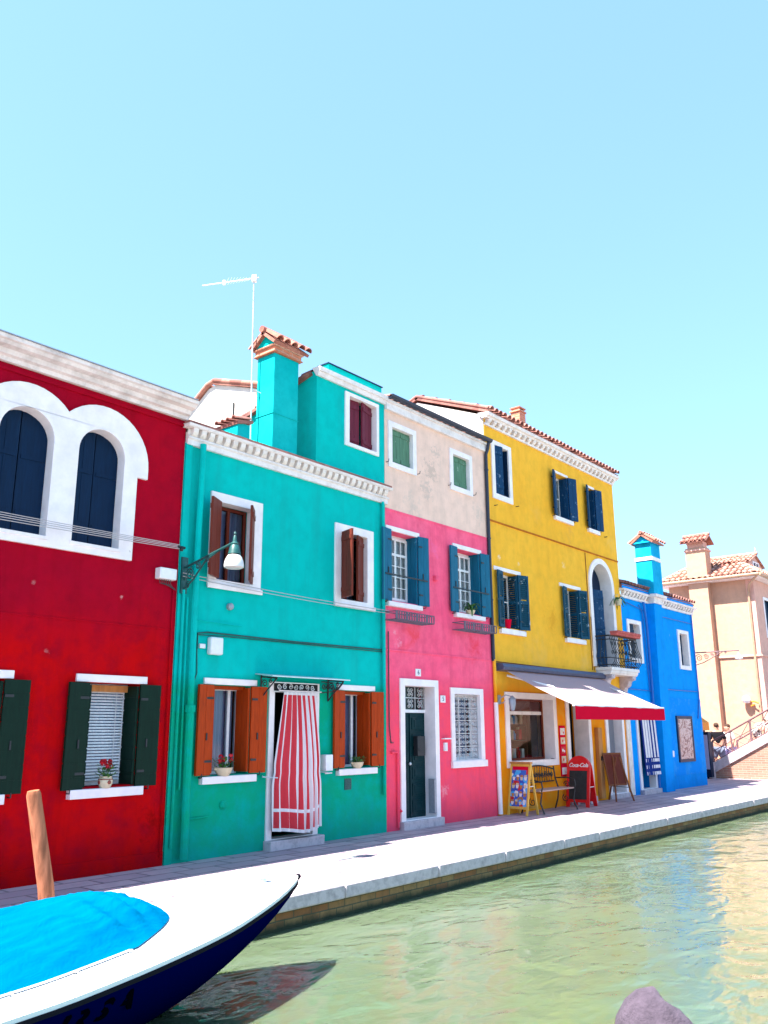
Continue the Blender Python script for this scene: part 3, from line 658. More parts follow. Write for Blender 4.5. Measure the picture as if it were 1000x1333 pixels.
    for x in (8.62,10.04):
        mb=MB().tube([(x,9.485,2.42),(x,9.485,2.08)],.012,6).tube([(x,9.49,2.40),(x,9.15,2.37)],.012,6).tube([(x,9.485,2.08),(x,9.36,2.2),(x,9.15,2.37)],.01,6)
        scroll(mb,9.41,2.30,.06,x,1.4,0,1,.008,'yz'); scroll(mb,9.28,2.33,.035,x,1.3,2,-1,.007,'yz')
        part(mb,'canopy_bracket',M['iron'],cn)
    mb=MB()
    for i in range(4): scroll(mb,9.90+i*.1,2.30-.01*i,.048,9.44,1.3,i,1 if i%2 else -1,.008)
    mb.tube([(9.84,9.44,2.37),(10.3,9.44,2.36)],.008,5); mb.tube([(9.84,9.44,2.2),(10.2,9.44,2.24),(10.34,9.44,2.36)],.008,5)
    part(mb,'scroll_panel',M['iron'],cn)
    # pipes, boxes, vents, wires fixed to the wall
    part(MB().tube([(7.30,9.40,5.62),(7.29,9.41,3.3),(7.30,9.41,1.9)],.045,10).tube([(7.30,9.41,1.9),(7.31,9.41,.05)],.055,10).tube([(7.30,9.41,1.88),(7.30,9.41,1.97)],.07,10),'drainpipe',M['green'],H)
    part(MB().tube([(11.38,9.45,5.6),(11.38,9.45,.6)],.028,8),'drainpipe',M['green'],H)
    part(MB().tube([(7.12,9.44,3.5),(7.13,9.45,.2)],.02,6).tube([(7.2,9.45,3.4),(7.22,9.45,.9)],.014,6),'conduit',M['green'],H)
    part(MB().box(7.60,7.82,9.40,9.499,2.66,2.90),'meter_box',M['white'],H,bevel=.02)
    part(MB().box(7.46,7.56,9.47,9.499,2.74,2.80),'wall_plate',M['white'],H,bevel=.005)
    part(MB().lathe([(.0,0),(.05,.0),(.05,.05),(.03,.07),(.0,.07)],(0,0,0),12,M=Matrix.Translation((7.97,9.5,3.36))@Matrix.Rotation(R(90),4,'X')),'round_vent',M['zinc'],H)
    part(MB().lathe([(.0,0),(.055,.0),(.055,.02),(.03,.04),(.0,.04)],(0,0,0),12,M=Matrix.Translation((7.99,9.5,.66))@Matrix.Rotation(R(90),4,'X')),'round_vent',M['green'],H)
    mb=MB()
    for i in range(5): mb.box(10.46,10.60,9.487,9.499,.74+.028*i,.755+.028*i)
    mb.box(10.45,10.61,9.492,9.4995,.72,.89); part(mb,'wall_grille',M['irongreen'],H)
    part(MB().tube([(7.36,9.47,.52),(7.72,9.47,.53)],.012,6).tube([(7.36,9.47,3.12),(8.2,9.475,3.10)],.008,5),'pipe_stub',M['green'],H)
    mb=MB().tube([(7.42,9.48,2.72),(7.42,9.48,2.94),(7.6,9.485,2.965),(9.3,9.485,2.955),(11.45,9.485,2.97)],.012,5).tube([(7.42,9.48,2.92),(7.9,9.485,2.93),(11.40,9.485,2.935)],.007,5).tube([(7.42,9.48,2.72),(7.44,9.48,2.4),(7.36,9.48,2.2)],.008,5)
    part(mb,'wall_cable',M['irongreen'],H)
    part(MB().box(9.90,10.06,9.38,9.499,1.03,1.27),'letter_box',M['white'],H,bevel=.008)
    part(MB().tube([(9.86,9.49,1.02),(9.98,9.33,1.0),(9.80,9.3,1.0)],.008,5).tube([(8.7,9.49,1.01),(8.62,9.4,1.0),(8.84,9.32,.98)],.008,5),'curtain_tie_arm',M['alu'],H)
green_house()

# ============================================================ PINK HOUSE
def pink_house():
    X0,X1=11.502,14.90
    H=thing('townhouse','pink house with a cream upper storey and teal shutters','house',(13.2,D,0),'painted houses along the canal')
    tops=[(11.68,12.34,6.42,7.14),(13.64,14.26,6.40,7.10)]
    mids=[(11.62,12.42,3.86,5.12),(13.69,14.52,3.86,5.12)]
    door=(11.98,12.87,.13,2.40); win=(13.49,14.37,1.06,2.29)
    holes=[rect(*u) for u in mids+[door,win]]
    mb=MB().plate(rect(X0,X1,-.1,5.535),holes,D,D+.35); shell(mb,X0,X1,5.53,13)
    part(mb,'wall',M['pink'],H,smooth=False)
    mb=MB().plate(rect(X0,X1,5.54,7.62),[rect(*u) for u in tops],D+.004,D+.35); shell(mb,X0,X1,7.60,13); mb.box(X0,X1,D+.004,D+.3,5.5355,5.5395)
    up=part(mb,'upper_wall',M['cream'],H,smooth=False)
    part(MB().box(X0,X1,9.44,9.51,7.42,7.60).box(X0,X1,9.40,9.5,7.56,7.61),'cornice',M['cornice2'],H,smooth=False,bevel=.004)
    mb=MB()
    for i in range(9):
        a0=PI+PI*i/8; 
    ring=[(9.36+.065*math.cos(PI+PI*i/10),7.68+.07*math.sin(PI+PI*i/10)) for i in range(11)]
    ring2=[(9.36+.055*math.cos(PI+PI*i/10),7.68+.06*math.sin(PI+PI*i/10)) for i in range(11)][::-1]
    mb.prism(ring+ring2,'x',11.5,14.92)
    mb.tube([(14.86,9.37,7.62),(14.86,9.40,7.48),(14.87,9.46,7.36),(14.875,9.46,2.97)],.038,10); 
    for z in (7.0,5.5,4.2): mb.tube([(14.875,9.46,z),(14.875,9.46,z+.03)],.046,10)
    part(mb,'gutter',M['gutter'],H)
    part(MB().tube([(14.885,9.45,3.0),(14.89,9.45,2.15)],.036,10),'drainpipe',M['yellow'],H); part(MB().tube([(14.89,9.45,2.15),(14.92,9.45,.03)],.045,10),'drainpipe',M['wht'],H)
    part(coppi(MB(),(X0,9.46,7.62),(1,0,0),Vector((0,1,.30)),3.38,3.8),'roof',M['tiledark'],H,ang=50)
    for (a,b,c_,d_) in tops:
        w=surround(H,a-.09,b+.09,c_-.09,d_+.09,a+.01,b-.01,c_+.01,d_-.01)
        leaf(w,a+.02,D+.06,c_+.02,d_-c_-.04,(b-a)/2-.02,-1,2,M['midgreen'],boards=3,battens=(.12,.88)); leaf(w,b-.02,D+.06,c_+.02,d_-c_-.04,(b-a)/2-.02,1,2,M['midgreen'],boards=3,battens=(.12,.88))
        backing(w,a-.03,b+.03,c_-.03,d_+.03,D+.17,D+.5)
        part(MB().tube([(a-.14,9.5,c_-.02),(a-.14,9.44,c_-.02),(a-.14,9.43,c_+.03)],.008,5).tube([(b+.14,9.5,c_-.04),(b+.14,9.44,c_-.04),(b+.14,9.43,c_+.01)],.008,5),'shutter_catch',M['iron'],w)
    for (a,b,c_,d_) in mids:
        w=part(MB().plate(rect(a+.002,b-.002,c_+.002,d_-.002),[rect(a+.05,b-.05,c_+.05,d_-.05)],D+.22,D+.28),'window',M['white'],H,smooth=False)
        sash(w,a+.05,b-.05,c_+.05,d_-.05,D+.19,cols=2,rows=4,fw=.045,bar=.014,trans=d_-.36)
        lintel(w,a-.12,b+.06,5.125,5.21); sill(w,a-.12,b+.06,3.745,3.83,.085)
        bifold(w,a,b,3.84,5.14,.28,'teal',boards=2,bar=4.31)
        drape(w,a+.04,b-.04,c_+.03,d_-.03,D+.262,'lace',k=8,amp=.012); backing(w,a-.02,b+.02,c_-.02,d_+.02,D+.36,D+.8)
        r=MB(); x0,x1=a-.18,b+.10; 
        for y in (9.20,9.47):
            for z in (3.49,3.63): r.tube([(x0,y,z),(x1,y,z)],.009,5)
        for x in (x0,(x0+x1)/2,x1):
            for z in (3.49,3.63): r.tube([(x,9.20,z),(x,9.49,z)],.008,5)
        k=15
        for i in range(k+1):
            x=x0+(x1-x0)*i/k; r.box(x-.012,x+.012,9.195,9.205,3.49,3.63) if i%4 else r.box(x-.03,x+.03,9.195,9.205,3.49,3.63)
        for y in (9.27,9.34,9.41): r.tube([(x0,y,3.49),(x1,y,3.49)],.007,5)
        part(r,'window_box_rack',M['mauveiron'],w)
    part(MB().box(X0,14.86,9.485,9.502,2.97,3.0),'string_course',M['pink'],H,bevel=.004)
    part(MB().box(X0,14.86,9.49,9.503,5.50,5.53),'string_course',M['pink'],H,bevel=.004)
    # door
    d=surround(H,11.86,12.985,-.02,2.51,11.98,12.87,.135,2.395,name='door_frame',dep=.28)
    part(MB().box(11.84,13.0,D-.10,D+.3,-.02,.13),'doorstep',M['istria'],d,bevel=.01)
    mb=MB().box(11.98,12.87,D+.22,D+.25,.135,1.93)
    for cx in range(2):
        for r_ in range(6):
            x=12.06+cx*.42; z=.22+r_*.283
            mb.box(x,x+.31,D+.205,D+.2195,z,z+.21); mb.box(x+.05,x+.26,D+.195,D+.2045,z+.04,z+.17)
    mb.box(12.405,12.445,D+.2,D+.2195,.14,1.92)
    dl=part(mb,'door',M['doorteal'],d,smooth=False,bevel=.004)
    part(MB().box(12.50,12.72,D+.10,D+.195,1.18,1.52).box(12.53,12.69,D+.09,D+.0995,1.26,1.3),'letter_box',M['iron'],d,bevel=.006)
    part(MB().ball((12.36,D+.17,1.05),.03,n=10),'door_knob',M['alu'],d)
    part(MB().box(11.98,12.87,D+.2,D+.26,1.93,1.985),'transom',M['white'],d)
    pane(d,11.98,12.87,D+.235,1.985,2.395,'transom_pane'); backing(d,11.96,12.9,1.95,2.42,D+.27,D+.8)
    mb=MB()
    for i in range(4): mb.box(11.985+i*.29,11.997+i*.29,D+.2,D+.21,1.985,2.395)
    mb.box(11.98,12.87,D+.2,D+.21,2.185,2.197)
    for i in range(3):
        for j in range(2):
            cx=12.14+i*.29; cz=2.09+j*.2
            for q in (0,PI/2,PI,1.5*PI): scroll(mb,cx+.05*math.cos(q+.78),cz+.045*math.sin(q+.78),.042,D+.203,1.2,q,1,.006,n=12)
    part(mb,'transom_grille',M['alu'],d)
    part(MB().box(12.80,12.86,D-.032,D+.1,.2,.78),'flood_barrier_rail',M['zinc'],d)
    # grated window
    w=surround(H,13.38,14.48,.95,2.40,13.49,14.36,1.07,2.29,dep=.2)
    part(MB().box(13.36,14.52,D-.06,D+.0,.94,1.062),'sill',M['wht'],w,bevel=.006)
    sash(w,13.5,14.35,1.08,2.28,D+.19,cols=1,rows=1,fw=.05); drape(w,13.5,14.35,1.08,2.28,D+.3,'curtblue'); backing(w,13.45,14.4,1.05,2.3,D+.36,D+.8)
    mb=MB()
    for i in range(5): mb.box(13.49+i*.2125,13.502+i*.2125,D+.04,D+.052,1.07,2.29)
    for j in range(6): mb.box(13.49,14.36,D+.04,D+.052,1.08+j*.236,1.092+j*.236)
    for i in range(4):
        for j in range(5):
            cx=13.602+i*.2125; cz=1.204+j*.236
            for sx in (-1,1):
                for sz in (-1,1): scroll(mb,cx+sx*.045,cz+sz*.05,.04,D+.046,1.15,PI/2*(1-sz)+ (0 if sx>0 else PI),sx*sz,.0065,n=10)
    part(mb,'window_grille',M['alu'],w)
    # plates and bell
    for (x,z,t) in ((12.40,2.63,'6'),(13.14,2.18,'5')):
        p=part(MB().box(x-.075,x+.075,9.482,9.499,z-.065,z+.065),'number_plate',M['white'],H,bevel=.004)
        part(MB().text(t,.11,Matrix.Translation((x,9.4805,z))@Matrix.Rotation(R(90),4,'X')),'number',M['dblue'],p)
    part(MB().box(13.13,13.22,9.46,9.499,1.25,1.40).box(13.145,13.205,9.45,9.4595,1.27,1.30).box(13.145,13.205,9.45,9.4595,1.33,1.36),'doorbell',M['white'],H,bevel=.004)
    part(MB().box(13.08,13.30,9.42,9.499,1.46,1.48),'bell_shelf',M['white'],H)
    part(MB().box(12.92,13.0,9.42,9.499,4.37,4.47),'wall_lug',M['pink'],H,bevel=.01)
    part(MB().tube([(11.60,9.47,1.26),(11.76,9.47,1.26),(11.77,9.47,.05)],.022,8).tube([(11.77,9.47,.35),(11.86,9.47,.30)],.02,6),'gas_pipe',M['pink'],H)
    part(MB().tube([(11.55,9.48,3.3),(11.55,9.48,2.95),(11.56,9.48,1.7),(11.6,9.48,1.42),(11.66,9.48,1.42)],.010,5),'wall_cable',M['cabledark'],H)
pink_house()
# ============================================================ YELLOW HOUSE
M['zincloth']=fabric('grey_cloth',(.26,.26,.30))
M['ochreband']=paint('dark_ochre_band',(.45,.14,.02),.8,.2,.2,6,spec=.05)
M['redcanvas2']=fabric('dull_red_board',(.30,.02,.015))
def yellow_house():
    X0,X1=14.903,21.25
    H=thing('townhouse','tall ochre yellow house with a shop on its ground floor','house',(18.1,D,0),'painted houses along the canal')
    tops=[(15.25,15.84,6.58,7.70),(17.95,18.61,6.60,7.68),(19.69,20.06,6.60,7.68)]
    mids=[(15.36,15.99,3.70,4.88),(18.2,18.80,3.72,4.88)]
    shop=(15.43,17.27,.99,2.26); d2=(17.98,18.93,.1,2.28); d3=(19.95,20.75,.1,2.2)
    ax0,ax1,az0,azc=19.56,20.69,3.10,5.15
    holes=[rect(*u) for u in tops+mids+[shop,d2,d3]]+[archhole(ax0,ax1,az0,azc)]
    mb=MB().plate(rect(X0,X1,-.1,8.2),holes,D,D+.4); shell(mb,X0,X1,8.15,13.6,front=D+.4)
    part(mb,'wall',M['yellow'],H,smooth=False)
    # white-washed gable end above the neighbour
    mb=MB().prism([(9.51,7.6),(9.51,8.28),(11.3,9.03),(13.59,8.2),(13.59,7.6)],'x',14.88,14.905)
    part(mb,'side_gable',M['whitewall'],H,smooth=False)
    c=part(MB().prism([(9.5,8.06),(9.46,8.06),(9.455,8.10),(9.5,8.12)],'x',X0,X1).prism([(9.5,8.20),(9.39,8.20),(9.37,8.23),(9.33,8.24),(9.31,8.30),(9.6,8.33)],'x',14.82,21.36),'cornice',M['cornice2'],H,smooth=False)
    k=30
    for i in range(k):
        x=14.95+6.2*i/(k-1)-.0
        part(MB().prism([(9.499,8.085),(9.455,8.10),(9.40,8.15),(9.385,8.198),(9.499,8.198)],'x',x,x+.10),'cornice_bracket',M['cornice2'],c,smooth=False)
    mb=MB(); s=Vector((0,1,.40)).normalized()
    mb.merge(coppi(MB(),(14.84,9.34,8.35),(1,0,0),s,6.52,2.14,pitch=.18,r=.07)); mb.merge(coppi(MB(),(14.84,13.6,8.25),(1,0,0),Vector((0,-1,.385)),6.5,2.5))
    mb.tube([(14.87,9.34,8.40),(14.87,11.3,9.17),(14.87,13.6,8.3)],.045,8)
    part(mb,'roof',M['tiledark'],H,ang=50)
    q=part(MB().prism([(18.0,8.7),(18.02,9.52),(18.30,9.52),(18.32,8.7)],'y',10.4,10.66).box(17.99,18.33,10.38,10.68,9.521,9.56).box(18.0,18.32,10.39,10.67,9.62,9.65),'chimney',M['brickch'],H,smooth=False)
    part(MB().box(18.02,18.09,10.42,10.64,9.56,9.62).box(18.23,18.30,10.42,10.64,9.56,9.62),'chimney_cap',M['brickch'],q,smooth=False)
    part(MB().box(X0,X1,9.475,9.502,5.925,5.955),'string_course',M['ochreband'],H,smooth=False)
    part(MB().tube([(19.33,9.485,5.9),(19.34,9.485,3.0)],.008,5).tube([(19.42,9.485,4.3),(19.43,9.485,3.0)],.008,5).tube([(14.95,9.48,2.97),(19.3,9.48,2.94)],.009,5).tube([(14.93,9.47,5.85),(14.94,9.47,3.0)],.012,5),'wall_cable',M['brnd'],H)
    # upper windows
    a,b,c_,d_=tops[0]; w=surround(H,15.13,15.95,6.46,7.79,a,b,c_,d_)
    leaf(w,a+.01,D-.01,c_+.01,d_-c_-.02,.27,-1,11,M['blueshut'],boards=2,battens=(.15,.85)); leaf(w,b-.03,D+.0,c_+.02,d_-c_-.04,.27,1,285,M['navy'],boards=2)  # right leaf in darker navy: its shade inside the opening is painted in
    sash(w,a,b,c_,d_,D+.2,cols=1,rows=2,m='white'); backing(w,a-.02,b+.02,c_-.02,d_+.02,D+.3,D+.8)
    for (a,b,c_,d_),lw in ((tops[1],.29),(tops[2],.27)):
        w=sash(H,a,b,c_,d_,D+.2,cols=1,rows=2,m='white'); w.name='window'
        lintel(w,a-.03,b+.03,d_+.002,d_+.06,.02); sill(w,a-.12,b+.14,c_-.12,c_-.02,.06)
        bifold(w,a,b,c_-.01,d_,lw,'blueshut',boards=2,fl=160,fr=165,deep=.25)
        drape(w,a+.03,b-.03,c_,d_,D+.28,'lace',k=5); backing(w,a-.02,b+.02,c_-.02,d_+.02,D+.36,D+.8)
    for i,(a,b,c_,d_) in enumerate(mids):
        w=sash(H,a,b,c_,d_,D+.2,cols=1,rows=2,m='white'); w.name='window'
        lintel(w,a-.31 if i==0 else a-.3,b+.14,d_+.005,d_+.085,.03); sill(w,a-.16,b+.2,c_-.14,c_-.03,.07)
        bifold(w,a,b,c_-.01,d_,.29,'flaky',fl=168,fr=162,louvre=True)
        drape(w,a+.03,b-.03,c_,d_,D+.28,'lace',k=5); backing(w,a-.02,b+.02,c_-.02,d_+.02,D+.36,D+.8)
    # balcony door with arched white surround
    xc=(ax0+ax1)/2
    out=[(19.42,3.10),(20.83,3.10)]+arc(xc,azc,.705,0,180,22)
    w=part(MB().plate(out,[archhole(ax0+.003,ax1-.003,3.1001+.004,azc)],D-.04,D+.42),'balcony_door_frame',M['wht'],H,smooth=False,bevel=.004)
    mb=MB()
    mb.plate([(ax0,3.11),(ax1,3.11)]+arc(xc,azc,.56,0,180,18),[rect(ax0+.1,xc-.04,4.1,4.95),rect(xc+.04,ax1-.1,4.1,4.95)],D+.28,D+.33)
    mb.box(ax0,ax1,D+.25,D+.2799,5.0,5.06); mb.box(ax0+.12,xc-.06,D+.262,D+.2799,3.3,3.95); mb.box(xc+.06,ax1-.12,D+.262,D+.2799,3.3,3.95); mb.box(xc-.02,xc+.02,D+.25,D+.2799,3.11,5.0)
    part(mb,'balcony_door',M['navy'],w,smooth=False)
    leaf(w,ax0+.02,D+.05,3.12,1.9,.5,-1,14,M['blueshut'],boards=3,battens=(.1,.5,.9),name='door_leaf')
    backing(w,ax0-.02,ax1+.02,3.1,5.8,D+.42,D+.9)
    # balcony
    bx0,bx1,by=19.52,21.12,9.07
    s=part(MB().box(bx0,bx1,by,9.5,3.0,3.075).prism([(9.5,2.90),(9.14,2.90),(9.10,2.95),(9.09,2.999),(9.5,2.999)],'x',bx0+.03,bx1-.03),'balcony_slab',M['cornice2'],H,smooth=False,bevel=.006)
    for x in (19.62,20.82): part(MB().prism([(9.5,2.45),(9.40,2.5),(9.36,2.62),(9.28,2.66),(9.24,2.78),(9.14,2.82),(9.13,2.899),(9.5,2.899)],'x',x,x+.2),'corbel',M['istria'],s,smooth=False,bevel=.006)
    mb=MB()
    for z in (3.13,3.30,3.74,3.83): mb.tube([(bx0+.03,9.49,z),(bx0+.03,by+.03,z),(bx1-.03,by+.03,z),(bx1-.03,9.49,z)],.013 if z<3.8 else .02,6)
    def bal(x,y,ox,oy):
        mb.tube([(x,y,3.08),(x+ox*.10,y+oy*.10,3.2),(x+ox*.13,y+oy*.13,3.34),(x+ox*.05,y+oy*.05,3.55),(x,y,3.82)],.010,5)
    for i in range(17): bal(bx0+.03+(bx1-bx0-.06)*i/16,by+.03,0,-1)
    for i in range(1,5): bal(bx0+.03,by+.03+.4*i/4,-1,0); bal(bx1-.03,by+.03+.4*i/4,1,0)
    for i in range(8): scroll(mb,bx0+.14+i*.19,3.44,.06,by+.02,1.3,i,1 if i%2 else -1,.008); scroll(mb,bx0+.14+i*.19,3.64,.05,by+.02,1.3,i+2,-1 if i%2 else 1,.007)
    part(mb,'balcony_railing',M['iron'],s)
    part(MB().tube([(15.2,9.5,6.3),(15.2,9.42,6.3)],.01,5).tube([(16.1,9.5,6.45),(16.1,9.42,6.45)],.01,5).tube([(20.55,9.5,6.5),(20.55,9.42,6.5)],.012,5),'shutter_catch',M['iron'],H)
    # shop window
    w=surround(H,15.29,17.41,.87,2.375,15.43,17.27,.99,2.26,dep=.24,name='shop_window')
    sash(w,15.43,17.27,.99,2.26,D+.25,cols=1,rows=1,fw=.05,mid=False,m='brnd')
    room=MB(); x0,x1,y0,y1,z0,z1=15.2,17.6,D+.41,D+2.2,.3,2.5
    room.add([(x0,y0,z0),(x1,y0,z0),(x1,y1,z0),(x0,y1,z0),(x0,y0,z1),(x1,y0,z1),(x1,y1,z1),(x0,y1,z1)],[(0,3,2,1),(4,5,6,7),(1,2,6,5),(2,3,7,6),(3,0,4,7)])
    M['roomred']=stucco('shop_room_paint',(.16,.03,.02),(.12,.02,.016),.3,grime=.2); part(room,'shop_room',M['roomred'],H,smooth=False)
    part(MB().box(15.44,17.26,D+.26,D+.36,1.93,2.0),'blind_rail',M['cornice2'],w); part(MB().box(15.46,17.24,D+.30,D+.33,1.98,2.24),'pelmet_board',M['redcanvas2'],w)
    # doors
    d=surround(H,17.86,19.05,-.02,2.40,17.99,18.92,.11,2.27,name='door_frame',dep=.36)
    part(MB().box(17.84,19.07,D-.06,D+.36,-.02,.10),'doorstep',M['istria'],d,bevel=.01); backing(d,17.95,18.96,.05,2.3,D+.40,D+1.8)
    d=surround(H,19.82,20.86,-.02,2.31,19.96,20.74,.11,2.19,name='door_frame',dep=.36)
    part(MB().box(19.80,20.88,D-.06,D+.36,-.02,.10),'doorstep',M['istria'],d,bevel=.01); backing(d,19.92,20.78,.05,2.22,D+.40,D+1.8)
    drape(d,20.36,20.72,.25,2.1,D+.2,'zincloth',name='door_hanging',k=5,amp=.02)
    part(MB().box(21.0,21.24,9.47,9.499,.02,2.15),'bare_plaster_strip',M['corndirt'],H,smooth=False)
    part(MB().box(19.24,19.44,9.40,9.499,.05,1.65),'timber_boarding',M['oak'],H,bevel=.01); part(MB().box(19.30,19.42,9.37,9.399,.9,1.0),'timber_catch',M['iron'],H)
    part(MB().box(17.10,17.16,9.45,9.499,1.0,1.01),'hook',M['iron'],H)
yellow_house()

# ============================================================ BLUE HOUSE
def blue_house():
    X0,X1=21.252,26.38
    H=thing('townhouse','bright blue house with a blue chimney at the row end','house',(23.8,D,0),'painted houses along the canal')
    ws=[(21.62,22.30,3.42,4.36),(25.12,25.76,3.40,4.37)]; door=(21.75,22.58,.12,2.05)
    mb=MB().plate(rect(X0,X1,-.1,5.0),[rect(*u) for u in ws+[door]],D,D+.35); shell(mb,X0,X1,5.2,12.6)
    mb.box(X0,X1,9.9,12.6,5.2,5.22)
    part(mb,'wall',M['blue'],H,smooth=False)
    part(MB().prism([(22.75,-.05),(23.35,-.05),(23.5,5.0),(22.95,5.0)],'y',9.28,9.499),'chimney_breast',M['blue'],H,smooth=False,bevel=.01)
    part(MB().box(23.62,26.36,9.486,9.499,.35,2.45),'new_render_patch',M['bluelight'],H,smooth=False)
    c=part(MB().prism([(9.5,5.0),(9.46,5.0),(9.45,5.06),(9.5,5.08)],'x',X0,X1).prism([(9.5,5.17),(9.36,5.17),(9.34,5.22),(9.5,5.24)],'x',21.2,26.46),'cornice',M['cornice2'],H,smooth=False)
    part(MB().prism([(9.30,5.002),(9.26,5.002),(9.25,5.06),(9.30,5.08)],'x',22.9,23.56).prism([(9.34,5.17),(9.17,5.17),(9.15,5.24),(9.34,5.25)],'x',22.84,23.62).box(22.95,23.5,9.26,9.5,5.0,5.17),'breast_cornice',M['cornice2'],c,smooth=False)
    mb=MB()
    for i in range(26):
        x=21.3+i*.198
        if 22.80<x<23.5: continue
        part(MB().prism([(9.499,5.06),(9.45,5.07),(9.40,5.12),(9.385,5.168),(9.499,5.168)],'x',x,x+.1),'cornice_bracket',M['cornice2'],c,smooth=False)
    s=Vector((0,1,.36)).normalized()
    part(coppi(MB(),(21.25,9.42,5.34),(1,0,0),s,5.2,3.3).box(21.252,26.38,9.44,9.6,5.24,5.34),'roof',[M['tiledark']],H,ang=50)
    part(MB().box(21.26,26.37,9.43,9.4399,5.242,5.36),'parapet',M['blue'],H)
    q=part(MB().prism([(22.95,5.25),(23.62,5.25),(23.60,6.72),(22.97,6.72)],'y',9.25,9.72),'chimney',M['blue2'],H,smooth=False,bevel=.01)
    part(MB().box(22.94,23.62,9.22,9.75,6.22,6.32),'white_band',M['wht'],q,bevel=.004)
    part(MB().box(22.90,23.67,9.2,9.77,6.721,6.76).prism([(9.22,6.761),(9.485,6.98),(9.75,6.761)],'x',22.95,23.62),'chimney_hood',M['blue2'],q,smooth=False)
    mb=coppi(MB(),(22.88,9.14,6.74),(1,0,0),Vector((0,1,.75)),.82,.42,r=.06,pitch=.15); mb.merge(coppi(MB(),(23.70,9.83,6.74),(-1,0,0),Vector((0,-1,.75)),.82,.42,r=.06,pitch=.15)); mb.tube([(22.86,9.485,7.03),(23.72,9.485,7.03)],.05,8)
    part(mb,'hood_tiles',M['tile'],q,ang=50)
    for i,(a,b,c_,d_) in enumerate(ws):
        w=surround(H,a-.11,b+.11,c_-.10,d_+.09,a+.01,b-.01,c_+.01,d_-.01)
        sash(w,a+.01,b-.01,c_+.01,d_-.01,D+.17,cols=1,rows=2,m='navy'); backing(w,a-.02,b+.02,c_-.02,d_+.02,D+.36,D+.8)
        if i==0: leaf(w,a+.02,D+.05,c_+.02,d_-c_-.04,.36,-1,4,M['navy'],boards=2,battens=(.2,.8))
    d=surround(H,21.62,22.70,-.02,2.17,21.75,22.58,.12,2.05,name='door_frame'); part(MB().box(21.6,22.72,D-.12,D+.2,-.02,.11),'doorstep',M['istria'],d,bevel=.01)
    backing(d,21.72,22.6,.1,2.1,D+.22,D+1.2)
    part(MB().tube([(22.55,9.42,5.0),(22.65,9.42,4.4),(22.72,9.44,3.0),(22.70,9.44,.1)],.035,8).tube([(22.30,9.46,4.9),(22.5,9.46,4.7),(22.6,9.46,2.6),(23.4,9.46,2.5)],.014,5).tube([(26.2,9.46,5.0),(26.22,9.46,2.5),(26.0,9.46,1.9)],.016,6).tube([(21.4,9.47,4.9),(22.8,9.47,4.75)],.012,5).tube([(21.27,9.46,2.62),(22.9,9.46,2.6)],.012,5).tube([(23.5,9.47,4.72),(26.3,9.47,4.72)],.012,5).tube([(23.45,9.47,2.68),(26.3,9.47,2.68)],.012,5),'drainpipe',M['bluepipe'],H)
    part(MB().box(23.60,23.76,9.38,9.499,.86,1.03).box(23.66,23.73,9.42,9.499,.76,.83),'meter_box',M['white'],H,bevel=.02)
M['blue2']=stucco('light_blue_chimney_render',(.0,.34,.62),(.02,.40,.66),.25,patch=(.1,.45,.7),patchamt=.25,grime=.25,grimecol=(.0,.2,.5))
M['bluepipe']=paint('blue_pipe',(.0,.12,.45),.45,.2)
blue_house()

# ============================================================ HOUSES BEHIND
def white_house():
    H=thing('townhouse','white gabled house rising behind the turquoise roof','house',(15,15.5,0))
    mb=MB().prism([(13.3,-.1),(13.3,8.98),(15.05,9.58),(15.35,9.55),(17.4,8.2),(17.4,-.1)],'x',12.0,18.0)
    part(mb,'wall',M['whitewall'],H,smooth=False)
    r=MB().merge(coppi(MB(),(11.93,13.2,9.03),(1,0,0),Vector((0,1,.32)),6.15,2.05,r=.07)).merge(coppi(MB(),(18.08,17.5,8.25),(-1,0,0),Vector((0,-1,.64)),6.15,2.6,r=.07))
    r.tube([(11.95,13.2,9.06),(11.95,15.08,9.68),(11.95,15.35,9.63),(11.95,17.5,8.25)],.06,8)
    part(r,'roof',M['tile'],H,ang=50)
    part(MB().tube([(11.98,14.4,8.3),(11.98,14.4,8.95)],.02,6),'vent_pipe',M['iron'],H)
    w=part(MB().box(11.99,11.999,16.1,16.6,7.2,7.9),'window',M['navy'],H)
white_house()
M['peachmetal']=paint('peach_painted_metal',(.42,.26,.17),.6,.2,.2,5)
